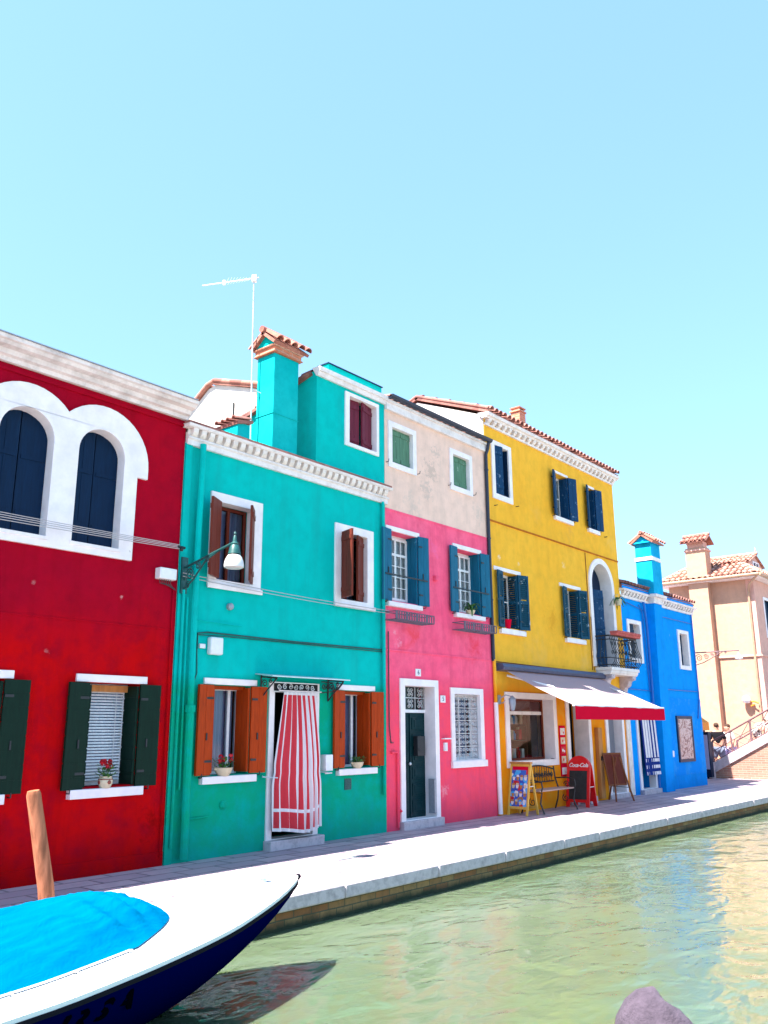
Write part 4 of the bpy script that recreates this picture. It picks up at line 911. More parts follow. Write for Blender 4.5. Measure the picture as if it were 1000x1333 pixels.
def pale_house():
    X=36.0
    H=thing('townhouse','sunlit pale pink house beyond the bridge with tiled hip roof','house',(39,14,0))
    eave=7.50; Y0=10.35; Y1=13.85; XE=40.0
    mb=MB().plate([(-Y1,-.1),(-Y0,-.1),(-Y0,eave),(-Y1,eave)],[],0,.35,M=Matrix(((0,1,0,X),(-1,0,0,0),(0,0,1,0),(0,0,0,1))))
    part(mb,'wall',M['pale'],H,smooth=False)
    wn=(37.15,38.0,5.3,6.75)
    mb=MB().plate(rect(X-.004,XE,-.1,eave-.01),[rect(*wn),rect(38.6,39.5,.1,2.3)],Y0-.006,Y0+.3); mb.box(X+.36,XE,Y1-.3,Y1,-.1,eave-.01); mb.box(XE-.3,XE-.001,Y0+.3,Y1-.3,-.1,eave-.01)
    part(mb,'side_wall',M['paleside'],H,smooth=False)
    for (a,b,c,d) in (wn,):
        w=part(MB().plate(rect(a-.12,b+.12,c-.12,d+.12),[rect(a,b,c,d)],Y0-.03,Y0+.12),'window',M['wht'],H,smooth=False)
        part(MB().box(a,b,Y0+.08,Y0+.1,c,d),'shutter',M['navy'],w)
    part(MB().box(38.6,39.5,Y0+.1,Y0+.15,.1,2.3),'door',M['brnd'],H)
    part(MB().box(35.55,XE+.4,Y0-.35,Y1+.3,eave-.0,eave+.07),'eave_board',M['cornice2'],H,smooth=False)
    part(MB().tube([(35.5,Y0-.4,eave+.1),(35.5,Y1+.3,eave+.1)],.07,8).tube([(35.5,Y0-.42,eave+.1),(XE+.4,Y0-.42,eave+.1)],.07,8).tube([(35.56,Y0-.3,eave+.05),(35.8,Y0+.1,eave-.25),(35.93,Y0+.2,eave-.5),(35.93,Y0+.25,.1)],.05,8),'gutter',M['peachmetal'],H)
    part(MB().box(35.94,X-.001,Y0,Y1,4.38,4.46).box(X-.001,XE,Y0-.05,Y0-.001,4.38,4.46),'string_course',M['paleside'],H,smooth=False)
    # hip roof
    ri=8.78; cx=37.9; r0=Vector((35.5,Y0-.4,eave+.12)); 
    yr0=11.6; yr1=13.05
    def slope(A,B,Cc,Dd):   # A,B eave; C,D top (Dd above A)
        A,B,Cc,Dd=map(Vector,(A,B,Cc,Dd)); mb=MB(); W=(B-A).length; u=(B-A).normalized(); n=int(W/.24); up=(Dd-A)-u*(Dd-A).dot(u); L=up.length; v=up.normalized()
        ta=(Dd-A).dot(u); tb=(Cc-A).dot(u)
        for i in range(n):
            t=(i+.5)*W/n; Lm=L
            if t<ta: Lm=L*t/ta
            if t>tb: Lm=min(Lm,L*(W-t)/(W-tb))
            if Lm>.15: mb.merge(coppi(MB(),A+u*(t-.12),u,v,.24,Lm,pitch=.24,r=.09,tl=.42))
        return mb
    E0=(35.5,Y1+.3,eave+.12);E1=(35.5,Y0-.4,eave+.12);E2=(XE+.4,Y0-.4,eave+.12);E3=(XE+.4,Y1+.3,eave+.12);T0=(cx,yr1,ri);T1=(cx,yr0,ri)
    T2=(cx+.02,yr0,ri)
    mb=slope(E1,E0,T0,T1); mb.merge(slope(E2,E1,T1,T2))
    mb.tube([E1,T1],.1,8); mb.tube([E0,T0],.1,8); mb.tube([T1,T0],.1,8); mb.tube([T1,T2],.1,8)
    mb.add([T1,T0,E3,E2,E0],[(0,1,2,3),(1,4,2)]); 
    part(mb,'roof',M['tilepale'],H,ang=50)
    # chimney breast and chimney on the sunny face
    part(MB().box(35.62,35.999,12.05,12.85,-.1,eave+.0),'chimney_breast',M['pale'],H,smooth=False)
    q=part(MB().box(35.60,36.2,12.02,12.85,eave+.071,9.0),'chimney',M['pale'],H,smooth=False)
    part(MB().box(35.55,36.25,11.98,12.89,8.86,8.93).box(35.66,36.14,12.1,12.77,9.0,9.26),'chimney_throat',M['paleside'],q,smooth=False)
    mb=coppi(MB(),(35.38,12.98,9.22),(0,-1,0),Vector((1,0,.6)),1.1,.62,r=.075,pitch=.18); mb.merge(coppi(MB(),(36.42,11.88,9.22),(0,1,0),Vector((-1,0,.6)),1.1,.62,r=.075,pitch=.18)); mb.tube([(35.9,11.86,9.58),(35.9,13.0,9.58)],.07,8)
    part(mb,'chimney_tiles',M['tile'],q,ang=50)
    # dormer at the right
    d=part(MB().prism([(37.0,7.8),(38.9,7.8),(38.9,8.42),(37.95,8.8),(37.0,8.42)],'y',10.75,12.9),'dormer',M['paleside'],H,smooth=False)
    mb=coppi(MB(),(36.88,12.9,8.40),(0,-1,0),Vector((1,0,.40)),2.25,1.15,r=.07,pitch=.19); mb.merge(coppi(MB(),(39.02,10.65,8.40),(0,1,0),Vector((-1,0,.40)),2.25,1.15,r=.07,pitch=.19)); mb.tube([(37.95,10.6,8.88),(37.95,12.9,8.88)],.07,8); mb.lathe([(0.05,0),(.03,.12),(.0,.26)],(37.95,10.68,8.92),8)
    part(mb,'dormer_tiles',M['tilepale'],d,ang=50)
    part(MB().plate(rect(37.55,38.35,7.95,8.5),[rect(37.62,37.92,8.0,8.45),rect(37.98,38.28,8.0,8.45)],10.70,10.748),'dormer_window',M['wht'],d,smooth=False); part(MB().box(37.6,38.3,10.735,10.7485,7.98,8.47),'dormer_pane',M['navy'],d)
    # small things on the wall
    part(MB().lathe([(0,0),(.12,.02),(.17,.12),(.14,.26),(0,.32)],(35.82,11.05,2.55),12),'wall_globe',M['lampglass'],H)
    part(MB().tube([(35.98,11.0,2.6),(35.8,10.75,2.62),(35.82,10.6,2.55)],.03,6).tube([(35.98,10.8,2.5),(35.82,10.9,2.45)],.03,6),'globe_bracket',M['orange'],H)
M['orange']=paint('orange_canvas',(.75,.25,.02),.7,.15)
pale_house()
def lane_house():
    H=thing('townhouse','peach house hidden behind the blue one, orange awning at its corner','house',(28,12,0))
    part(MB().box(26.9,29.15,10.62,18,-.1,5.5),'wall',M['pale'],H,smooth=False)
    part(MB().prism([(26.8,5.5),(29.25,5.5),(28.0,5.95)],'y',10.55,18),'roof',M['tile'],H)
    part(MB().prism([(10.62,2.05),(10.62,2.0),(10.30,1.78),(10.30,1.55),(10.29,1.55),(10.29,1.80)],'x',28.2,29.2),'awning',M['orange'],H,smooth=False)
lane_house()

# ============================================================ BRIDGE
def bridge():
    H=thing('footbridge','brick footbridge with white stone edge and iron railing','bridge',(31.2,6,0))
    XA,XB=30.0,32.7; sl=.53
    def top(y): return .20+(10.75-y)*sl
    pk=6.55; zt=top(pk)
    ye=.2
    outl=[(10.75,-.6),(10.75,.2),(pk,zt),(3.4,zt+.25),(ye,zt),(-4.0,.2),(-4.0,-.6),(.6,-.6)]+[(3.4+2.75*math.cos(R(t)),-.55+2.05*math.sin(R(t))) for t in range(178,1,-8)]+[(6.2,-.6)]
    TM=Matrix(((0,1,0,0),(-1,0,0,0),(0,0,1,0),(0,0,0,1)))
    o2=[(-a,b) for a,b in outl]
    mb=MB().plate(o2,[],XA,XB,M=TM); part(mb,'masonry',M['brickred'],H,smooth=False)
    for x in (XA-.06,XB-.2):
        pr=[(10.75,.0),(10.95,.0),(10.95,.36),(10.78,.36),(pk,zt+.15),(3.4,zt+.40),(ye,zt+.15),(-4.0,.35),(-4.0,.05),(ye,zt-.10),(3.4,zt+.12),(pk,zt-.10),(10.75,.05)]
        c=part(MB().plate([(-a,b) for a,b in pr],[],x,x+.26,M=TM),'stone_edge',M['istria'],H,smooth=False,bevel=.01)
        rail=MB(); xr=x+.13
        def P(y,h): 
            z=(top(y) if y>pk else zt+.25*(1-abs(y-3.4)/3.15)) if y>ye else .2+(y+4)*.56
            return (xr,y,z+.15+h)
        ys=[10.55,9.9,9.25,8.6,7.9,7.2,6.55,5.6,4.5,3.4,2.3,1.2,ye,-1,-2,-3]
        rail.tube([P(y,.72) for y in ys],.03,8); rail.tube([P(y,.40) for y in ys],.014,6); rail.tube([P(y,.06) for y in ys],.014,6)
        for i,y in enumerate(ys): rail.tube([P(y,-.05),P(y,.72)],.026 if i%2 else .036,6)
        for a,b in zip(ys,ys[1:]): rail.tube([P(a,.06),P(b,.72)],.012,5); rail.tube([P(a,.72),P(b,.06)],.012,5)
        part(rail,'railing',M['rail'],c)
    st=MB(); n=26
    for i in range(n):
        y=10.75-i*(10.75-pk)/n; z=top(y-.0)+.0
        st.box(XA+.21,XB-.21,y-(10.75-pk)/n-.02,y,z-.25,z+.03)
    part(st,'steps',M['istria'],H,smooth=False)
    part(MB().box(29.80,30.16,10.50,10.80,-.01,.50),'end_post',M['istria'],H,bevel=.02)
M['rail']=paint('weathered_brown_railing',(.16,.08,.09),.5,.3)
bridge()
# ============================================================ PEOPLE
def limb_mesh(name,pts,edges,radii,m,parent,sub=2,root=0):
    base=root_loc(parent) if parent else Vector((0,0,0))
    me=bpy.data.meshes.new(name); me.from_pydata([tuple(Vector(p)) for p in pts],edges,[]); me.materials.append(m)
    o=bpy.data.objects.new(name,me); C.objects.link(o); o.parent=parent
    s=o.modifiers.new('Skin','SKIN'); s.use_smooth_shade=True
    if not me.skin_vertices:
        bm=bmesh.new(); bm.from_mesh(me); bm.verts.layers.skin.verify(); bm.to_mesh(me); bm.free()
    for i,r in enumerate(radii):
        v=me.skin_vertices[0].data[i]; v.radius=(r if isinstance(r,tuple) else (r,r)); v.use_root=(i==root)
    sb=o.modifiers.new('Sub','SUBSURF'); sb.levels=sub; sb.render_levels=sub
    return o
M['skin']=flat('skin',(.50,.25,.17),.55); M['hair']=flat('brown_hair',(.05,.022,.012),.8); M['tblack']=fabric('black_cotton',(.012,.012,.015)); M['twhite']=fabric('white_cotton',(.72,.70,.68)); M['tgrey']=fabric('grey_denim',(.13,.15,.22)); M['tlilac']=fabric('pale_lilac_cotton',(.42,.38,.60)); M['shoe']=flat('dark_shoe',(.03,.03,.035),.6)
m_,nt_,b_,o_=mat('black_white_pattern'); v_=nt_.nodes.new('ShaderNodeTexVoronoi'); v_.inputs['Scale'].default_value=14; nt_.links.new(posn(nt_,True),v_.inputs[0]); r_=ramp(nt_,v_.outputs['Distance'],[(.42,.02),(.5,.6)]); nt_.links.new(r_.outputs[0],b_.inputs['Base Color']); M['pattern']=m_
def person(loc,rot,label,h=1.75,shirt='tblack',legs='skin',shorts='tgrey',bend=0,arm=0,hair='hair',sleeve=True):
    T=thing('person',label,'person',loc,'people at the bridge'); T.rotation_euler=(0,0,rot); k=h/1.75
    b=R(bend)
    def B(p):   # bend the upper body forward (+y is front) about the hip
        x,y,z=p; z0=.95
        if z<=z0: return (x*k,y*k,z*k)
        dy=y*math.cos(b)+(z-z0)*math.sin(b); dz=(z-z0)*math.cos(b)-y*math.sin(b); return (x*k,dy*k,(z0+dz)*k)
    ra=(.30,.22,1.10) if arm==0 else (.30,.25,1.25)
    hp=(.33,.20,.86) if arm==0 else (.36,.50,1.42)
    pts=[(0,0,.95),(0,0,1.15),(0,0,1.36),(0,.01,1.49),(0,.03,1.60),(0,.03,1.70),
         (.16,0,1.40),(.25,.0,1.18) if arm==0 else (.26,.12,1.28),(.26,.10,.96) if arm==0 else (.28,.36,1.42),(.26,.13,.86) if arm==0 else (.28,.46,1.47),
         (-.16,0,1.40),(-.25,.0,1.18),(-.24,.12,.98),(-.22,.18,.90),
         (.095,0,.88),(.11,.02,.48),(.12,-.02,.08),(.125,.12,.035),
         (-.095,0,.88),(-.12,.03,.48),(-.13,.0,.08),(-.14,.14,.035)]
    ed=[(0,1),(1,2),(2,3),(3,4),(4,5),(2,6),(6,7),(7,8),(8,9),(2,10),(10,11),(11,12),(12,13),(0,14),(14,15),(15,16),(16,17),(0,18),(18,19),(19,20),(20,21)]
    rd=[(.14,.10),(.13,.095),(.14,.10),.05,(.075,.09),(.06,.07),.06,.042,.032,.035,.06,.042,.032,.035,.085,.055,.036,.035,.085,.055,.036,.035]
    rd=[tuple(q*k*1.25 for q in r) if isinstance(r,tuple) else r*k*1.25 for r in rd]
    body=limb_mesh('body',[B(p) for p in pts],ed,rd,M[legs],T)
    sp=[(0,0,.93),(0,0,1.15),(0,0,1.36),(0,.0,1.44),pts[6],pts[7],pts[10],pts[11]]
    limb_mesh('shirt',[B(p) for p in sp],[(0,1),(1,2),(2,3),(2,4),(4,5),(2,6),(6,7)],[tuple(q*k*1.12 for q in r) if isinstance(r,tuple) else r*k*1.12 for r in [(.165,.12),(.155,.115),(.16,.115),.07,.078,.062,.078,.062]],M[shirt],T)
    limb_mesh('shorts',[B(p) for p in [(0,0,.94),(.095,0,.86),(.112,.02,.52),(-.095,0,.86),(-.12,.03,.52)]],[(0,1),(1,2),(0,3),(3,4)],[tuple(q*k*1.3 for q in r) if isinstance(r,tuple) else r*k*1.3 for r in [(.15,.11),.10,.085,.10,.085]],M[shorts],T)
    mb=MB(); c=B((0,-.005,1.69)); mb.ball(c,.092*k,n=14,sx=.95,sy=1.1,sz=1.0)
    o=bpy.data.objects.new('hair',mb.mesh('hair',M[hair],(0,0,0))); C.objects.link(o); o.parent=T
    mb=MB(); 
    for s in (-1,1): 
        c=B((s*.032,.108,1.655)); mb.ball(c,.012*k,n=6); c2=B((s*.088,.03,1.63)); mb.ball(c2,.02*k,n=6)
    c=B((0,.125,1.62)); mb.ball(c,.018*k,n=6); 
    o=bpy.data.objects.new('face_details',mb.mesh('face_details',M['skin'],(0,0,0))); C.objects.link(o); o.parent=T
    mb=MB()
    for x,y in ((.125,.06),(-.14,.08)): mb.ball((x*k,y*k,.045*k),.05*k,n=10,sx=.9,sy=2.2,sz=.9)
    o=bpy.data.objects.new('shoes',mb.mesh('shoes',M['shoe'],(0,0,0))); C.objects.link(o); o.parent=T
    T.scale=(1.1,1.1,1); return T
person((33.2,11.44,0),R(-62),'man in black t-shirt standing by the bridge foot',1.78,'tblack','skin','tgrey')
person((34.0,11.30,0),R(60),'person in white shirt pointing, beyond the bridge railing',1.74,'twhite','skin','tlilac',arm=1)
person((31.4,9.45,.95),R(250),'person in black and white patterned top bending behind the railing',1.15,'pattern','skin','pattern',bend=55)

# ============================================================ BOAT
def lerp(x,tab):
    if x<=tab[0][0]: return tab[0][1]
    for (a,b),(c,d) in zip(tab,tab[1:]):
        if x<=c: 
            t=(x-a)/(c-a); return b+(d-b)*t
    return tab[-1][1]
def smooth_tab(x,tab):
    return (lerp(x-.12,tab)+lerp(x,tab)*2+lerp(x+.12,tab))/4
BT=[(-1.6,.80),(-.5,.93),(1,.98),(2.4,.935),(3.0,.895),(3.6,.81),(4.1,.705),(4.5,.59),(4.9,.44),(5.2,.31),(5.45,.18),(5.6,.08),(5.67,.012)]
ZT=[(-1.6,.14),(1,.11),(2.5,.13),(3.0,.15),(3.6,.19),(4.46,.25),(5.1,.32),(5.67,.395)]
KT=[(-1.6,-.47),(3.2,-.50),(3.8,-.44),(4.3,-.33),(4.75,-.17),(5.15,.01),(5.45,.18),(5.67,.34)]
BY=5.71
def boat():
    H=thing('motor_boat','small boat with dark blue hull and white foredeck','boat',(2,BY,-.28))
    xs=[-1.6+i*.15 for i in range(47)]+[5.5,5.56,5.62,5.67]
    xs=sorted(set(round(x,3) for x in xs if x<=5.67))
    b=lambda x: smooth_tab(x,BT) if x<5.5 else lerp(x,BT)
    z=lambda x: smooth_tab(x,ZT); k=lambda x: smooth_tab(x,KT) if x<5.5 else lerp(x,KT)
    hull=MB(); sec=[(1.0,1.0),(.945,.86),(.81,.63),(.64,.42),(.44,.22),(.22,.08),(0,0)]
    rows=[]
    for x in xs:
        r=[]
        for s in (-1,1):
            pr=[(x,BY+s*b(x)*u,k(x)+(z(x)-.03-k(x))*v) for u,v in sec]
            r+= pr if s<0 else pr[::-1][1:]
        rows.append(r)
    vs=[p for r in rows for p in r]; n=len(rows[0]); fs=[(i*n+j,i*n+j+1,(i+1)*n+j+1,(i+1)*n+j) for i in range(len(rows)-1) for j in range(n-1)]; fs.append(tuple(range(n)))
    hull.add(vs,fs); part(hull,'hull',M['hull'],H,ang=60)
    for nm,dz0,dz1,off,m in (('rub_rail',-.034,-.008,.010,'rubber'),('gunwale',-.006,.02,.004,'gel')):
        mb=MB()
        for s in (-1,1):
            for a_,c_ in zip(xs,xs[1:]):
                p=[]
                for x in (a_,c_):
                    y=BY+s*(b(x)+off); yi=BY+s*max(0,b(x)-.02)
                    p+=[(x,y,z(x)+dz0),(x,y,z(x)+dz1),(x,yi,z(x)+dz1),(x,yi,z(x)+dz0)]
                mb.add(p,[(0,1,5,4),(1,2,6,5),(2,3,7,6),(3,0,4,7)])
        if nm=='rub_rail': mb.tube([(5.62,BY,z(5.6)-.03),(5.70,BY,.41)],.022,8); mb.tube([(x_,BY,k(x_)+.004) for x_ in (5.665,5.6,5.5,5.35,5.15,4.9,4.6,4.3)],.011,8)
        part(mb,nm,M[m],H,ang=60)
    dk=MB(); nv=14
    def deck(x,v):  # v -1..1
        bb=b(x)-.005; return (x,BY+v*bb,z(x)+.02+.075*(1-v*v)*min(1,bb/.5))
    dk.grid(lambda u,v: deck(-1.6+(5.665+1.6)*u,2*v-1),70,nv); part(dk,'deck',M['gel'],H,ang=60)
    c=MB().lathe([(.0,0),(.03,0),(.022,.03),(.05,.05),(.05,.065),(0,.07)],(5.30,BY+.02,z(5.3)+.06),10)
    part(c,'bow_cleat',M['alu'],H)
    part(MB().tube([deck(4.35+.12*i,.86-.02*i) for i in range(9)],.004,4).tube([deck(4.35+.12*i,-.86+.02*i) for i in range(9)],.004,4),'deck_seam',M['zinc'],H)
    # registration letters on the near bow side
    mb=MB(); yy=lambda x: BY-b(x)*.955
    for i,ch in enumerate('URSA'):
        x=2.93+i*.17; ang=math.atan2(-(b(x+.1)-b(x-.1)),.2)
        Mx=Matrix.Translation((x,BY-b(x)*.90-.010,z(x)-.14))@Matrix.Rotation(-ang,4,'Z')@Matrix.Rotation(R(90)+R(33),4,'X')
        mb.text(ch,.20,Mx,extrude=.010,shear=.25,bold=.006)
    part(mb,'hull_lettering',M['letter'],H,smooth=False)
    # tarpaulin
    cover=MB()
    def tp(u,v):
        v2=2*v-1; xf=4.24-.42*abs(v2)**2.4*0-.55*(abs(v2)**3)
        x=-1.2+(xf+1.2)*u; inset=b(x)-.26
        inset=min(inset,.70)
        y=BY+v2*inset; dv=v2*inset/(b(x)); zz=z(x)+.02+.075*(1-dv*dv)
        prof=(1-abs(v2)**1.55)
        endf=min(1,(1-u)*(xf+1.2)/.75); endf=math.sin(endf*PI/2)**.8
        hgt=.265*prof*endf
        w=.005*math.sin(9*x+7*v2+2*math.sin(5*v2+x))+.004*math.sin(17*x*v2+3*x)+.008*math.sin(3*x-6*v2)-.012*max(0,math.sin(2.1*x+2.5))**6+.02*math.exp(-((v2+.15)**2)/.01)*math.sin(6*x)
        w+=.016*(1-abs(math.sin(4.3*x+5.5*v2+.6)))**7+.014*(1-abs(math.sin(3.1*x-7*v2)))**8
        crs=.03*math.sin(26*(x-3.3)+9*v2)*math.exp(-((x-3.75)/.32)**2)*math.exp(-((v2+.45)/.4)**2)
        return (x,y,zz+.012+hgt+(w+crs)*min(1,prof*2.2)*min(1,endf*2))
    cover.grid(tp,130,60)
    solo(cover,'tarpaulin',M['tarp'],(2,BY,.3),'bright blue tarpaulin stretched over the boat cockpit','tarpaulin',ang=80)
    for i in range(11):
        x=3.62-.43*i; y=BY-min(b(x)-.26,.70)-.012; mb=MB(); mb.lathe([(0,0),(.014,0),(.012,.012),(0,.014)],(x,y,z(x)+.065),8); mb.tube([(x,y,z(x)+.07),(x+.01,y-.03,z(x)+.055)],.005,4); part(mb,'cover_snap',M['alu'],H)
    mb=MB().tube([tp(i/60*.985,0) for i in range(61)],.007,5); part(mb,'cover_cord',M['white'],H)
M['hull']=flat('dark_blue_hull',(.0,.0015,.05),.4,spec=.0); M['rubber']=flat('black_rubber',(.008,.008,.014),.7,spec=.05); M['gel']=paint('white_gelcoat',(.80,.80,.80),.3,.05,.05,3); M['letter']=flat('black_letters',(.001,.001,.004),.9,spec=.0)
m,nt,b,out=mat('blue_tarpaulin'); P=posn(nt,True); n=noise(nt,P,3,5,.6,.5); n2=noise(nt,P,300,2); f=ramp(nt,n.outputs[0],[(.3,0),(.75,1)]).outputs[0]
nt.links.new(mix(nt,f,(.0,.115,.25),(.0,.10,.22)),b.inputs['Base Color']); b.inputs['Roughness'].default_value=.55; b.inputs['Specular IOR Level'].default_value=.0; n3=noise(nt,mapping(nt,P,(1,2,1)),5,6,.6,1.2); q=bump(nt,b,n3.outputs[0],.45,.025); bump(nt,b,n2.outputs[0],.2,.002,q); M['tarp']=m
boat()
M['postwood']=woodpaint('reddish_post_wood',(.42,.15,.08),.9,.75,sc=(14,14,1.6))  # reddish bare wood of the post
M['pilewood']=stone('grey_purple_weathered_wood',(.085,.062,.088),(.022,.015,.025),.9,9,.95,2.5)
mb=MB(); mb.tube([(4.17,6.70,-1.4),(3.87,6.69,.45),(3.69,6.68,1.16),(3.685,6.68,1.19)],[.07,.062,.055,.045],14); solo(mb,'mooring_post',M['postwood'],(3.87,6.69,-.28),'leaning bare wooden mooring post behind the covered boat','post')
mb=MB(); cx,cy=3.27,1.43
prof=[]
vs=[];fs=[];ns=16
rings=[(-1.6,.165),(.2,.165),(.38,.17),(.52,.165),(.60,.145),(.66,.11),(.695,.07),(.705,.02)]
for z,r in rings:
    for kx in range(ns):
        a=2*PI*kx/ns; rr=r*(1+.06*math.sin(3*a+z*2)+.04*math.sin(7*a)); sx=1.0+.25*max(0,math.cos(a-.3))*(1-max(0,(z-.4)/.4)) 
        vs.append((cx+rr*math.cos(a)*sx+(.74-z)*.05,cy+rr*math.sin(a),z+.035*math.cos(a-2.6)*(z>.5)))
for i in range(len(rings)-1):
    for kx in range(ns): fs.append((i*ns+kx,i*ns+(kx+1)%ns,(i+1)*ns+(kx+1)%ns,(i+1)*ns+kx))
fs.append(tuple(range((len(rings)-1)*ns,len(rings)*ns)))
mb.add(vs,fs); solo(mb,'mooring_pile',M['pilewood'],(cx,cy,-.28),'rounded top of a purplish weathered mooring pile by the near bank','pile',ang=50)

# ============================================================ PROPS
def curtain_red():
    T=thing('door_curtain','red and white striped curtain bulging out of the turquoise house doorway','curtain',(9.35,9.4,2.2))
    mb=MB(); nu,nv=112,44; k=8
    def f(u,v):   # v 0 top ..1 bottom
        e=v**1.1; xl=9.01-.21*min(1,(v/.62))**1.1; xr=9.71+.09*min(1,v/.6)
        if v>.62: xl+=.03*(v-.62)/.38; xr+=.0
        pinch=math.exp(-((v-.60)/.05)**2)*.025; xl+=pinch; xr-=pinch
        x=xl+(xr-xl)*u; amp=.012+.022*v
        y=9.40-.17*math.sin(min(1,v*1.2)*PI/2)*math.sin(PI*min(1,max(0,u*.9+.05)))+amp*math.sin(2*PI*k*u+1.2*math.sin(3*v)+.7)
        return (x,y,2.195-1.945*v-.035*math.sin(PI*u)*v+ .012*math.sin(9*u)*v)
    def mi(u,v):
        if u<.018 or u>.982 or v>.972 or .835<v<.86 : return 1
        s=(u*7.1+.2)%1
        if v<.025: return 1
        return 0 if s<.66 else 1
    vs=[f(i/nu,j/nv) for j in range(nv+1) for i in range(nu+1)]
    mb.v=vs
    for j in range(nv):
        for i in range(nu):
            a=j*(nu+1)+i; mb.f.append((a,a+1,a+nu+2,a+nu+1)); mb.m.append(mi((i+.5)/nu,(j+.5)/nv))
    part(mb,'cloth',[M['cred'],M['cwhite']],T,ang=80)
    mb=MB().tube([(8.90,9.40,2.21),(9.80,9.40,2.21)],.01,6)
    for i in range(9): mb.tube([(9.0+i*.09,9.40,2.21),(9.0+i*.09,9.395,2.18)],.006,4)
    part(mb,'rod',M['alu'],T)
M['cred']=fabric('red_stripe_cloth',(.60,.045,.06)); M['cwhite']=fabric('white_stripe_cloth',(.74,.70,.72)); M['cblue']=fabric('navy_stripe_cloth',(.02,.04,.20))
curtain_red()
def curtain_blue():
    T=thing('door_curtain','blue and white striped curtain with checked hem in the blue house doorway','curtain',(22.2,9.44,2.1))
    nu,nv=80,60; mb=MB()
    mb.v=[(21.72+.92*i/nu+.03*(j/nv),9.42+.018*math.sin(2*PI*9*i/nu)-.05*(j/nv),2.08-1.62*j/nv) for j in range(nv+1) for i in range(nu+1)]
    for j in range(nv):
        for i in range(nu):
            a=j*(nu+1)+i; v=(j+.5)/nv
            s=(i%16)<6
            if v>.74: s=((i//5)%2==0)!=((j//3)%2==0) and (((i//5)%2==0) or ((j//3)%2==0)) or ((i//5)%2==0 and (j//3)%2==0)
            mb.f.append((a,a+1,a+nu+2,a+nu+1)); mb.m.append(1 if s else 0)
    part(mb,'cloth',[M['cwhite'],M['cblue']],T,ang=80); part(MB().tube([(21.68,9.42,2.09),(22.68,9.42,2.09)],.012,6),'rod',M['alu'],T)
curtain_blue()

def awning():
    T=thing('awning','white shop awning with red front valance over the pavement','awning',(17.3,9.4,2.8))
    XL,XR=15.18,19.5; yb,yf,zb,zf=9.36,7.87,2.79,2.07
    m,nt,b,out=mat('cream_striped_canvas'); P=posn(nt); s=nt.nodes.new('ShaderNodeSeparateXYZ'); nt.links.new(P,s.inputs[0])
    w=nt.nodes.new('ShaderNodeTexWave'); w.wave_type='BANDS'; w.bands_direction='X'; w.inputs['Scale'].default_value=3.2; nt.links.new(P,w.inputs[0]); r=ramp(nt,w.outputs[1],[(.42,(.46,.36,.385)),(.5,(.36,.26,.30))])
    nt.links.new(r.outputs[0],b.inputs['Base Color']); b.inputs['Roughness'].default_value=.85
    tr=nt.nodes.new('ShaderNodeBsdfTranslucent'); tr.inputs[0].default_value=(.5,.4,.35,1); ms=nt.nodes.new('ShaderNodeMixShader'); ms.inputs[0].default_value=.22
    nt.links.new(b.outputs[0],ms.inputs[1]); nt.links.new(tr.outputs[0],ms.inputs[2]); nt.links.new(ms.outputs[0],out.inputs[0])
    mb=MB().grid(lambda u,v:(XL+(XR-XL)*u,yb+(yf-yb)*v,zb+(zf-zb)*v-.03*math.sin(PI*v)-.006*math.sin(PI*v)*math.sin(u*25)),60,12)
    part(mb,'canvas',m,T,ang=80)
    mb=MB().grid(lambda u,v:(XL+(XR-XL)*u,yf-.012+.004*math.sin(u*30),zf-.01-.255*v),60,4); part(mb,'valance',M['redcanvas'],T,ang=80)
    part(MB().box(XL-.02,XR+.02,yf-.01,yf+.04,zf-.02,zf+.022),'front_bar',M['white'],T,bevel=.008)
    part(MB().prism([(9.499,2.78),(9.30,2.80),(9.28,2.86),(9.32,2.93),(9.499,2.95)],'x',14.98,19.82),'cassette',M['cassette'],T,bevel=.004)
    for x in (XL+.12,XR-.12):
        part(MB().tube([(x,9.42,2.70),(x+(.5 if x<17 else -.5),8.65,2.46),(x,7.9,2.06)],.022,8),'folding_arm',M['white'],T)
M['redcanvas']=fabric('red_canvas',(.62,.004,.03)); M['cassette']=paint('dark_blue_awning_box',(.06,.07,.13),.45,.2)
awning()

def pot(loc,label,kind='bowl',bloom=True,r=.1,leafh=.13):
    T=thing('flower_pot',label,'flower pot',loc,'pots on the window sills'); x,y,z=loc
    if kind=='bowl': pr=[(.0,0),(r*.62,0),(r*.95,r*.45),(r*1.05,r*.75),(r*1.12,r*.95),(r*1.0,r*.97),(r*.9,r*.8),(0,r*.8)]
    else: pr=[(.0,0),(r*.7,0),(r*1.0,r*.6),(r*1.02,r*1.1),(r*.85,r*1.45),(r*.92,r*1.6),(r*.8,r*1.6),(r*.75,r*1.4),(0,r*1.4)]
    top=pr[-1][1]
    part(MB().lathe(pr,(x,y,z),18),'pot',M['potcream'],T)
    mb=MB()
    if kind!='bowl':
        for q in range(4): a=q*PI/2-PI/2; mb.ball((x+r*1.0*math.cos(a),y+r*1.0*math.sin(a),z+r*.8),r*.3,n=8,sx=.5+.5*abs(math.sin(a)),sy=.5+.5*abs(math.cos(a)))
        mb.lathe([(r*1.025,0),(r*1.03,.012)],(x,y,z+r*1.12),18)
    else:
        for s in (-1,1): mb.tube([(x+s*r*1.0,y,z+r*.7),(x+s*r*1.25,y,z+r*.95),(x+s*r*1.3,y,z+r*.7)],r*.09,6)
    part(mb,'pot_decoration',M['potdeco'] if kind!='bowl' else M['potcream'],T)
    flowers(T,(x,y,z+top),r*1.15,leafh,7 if bloom else 0,ln=90)
    return T
M['potcream']=paint('cream_glazed_pot',(.62,.52,.36),.35,.15,.1,8); M['potdeco']=paint('painted_pot_pattern',(.25,.05,.03),.4,.5,.1,40)
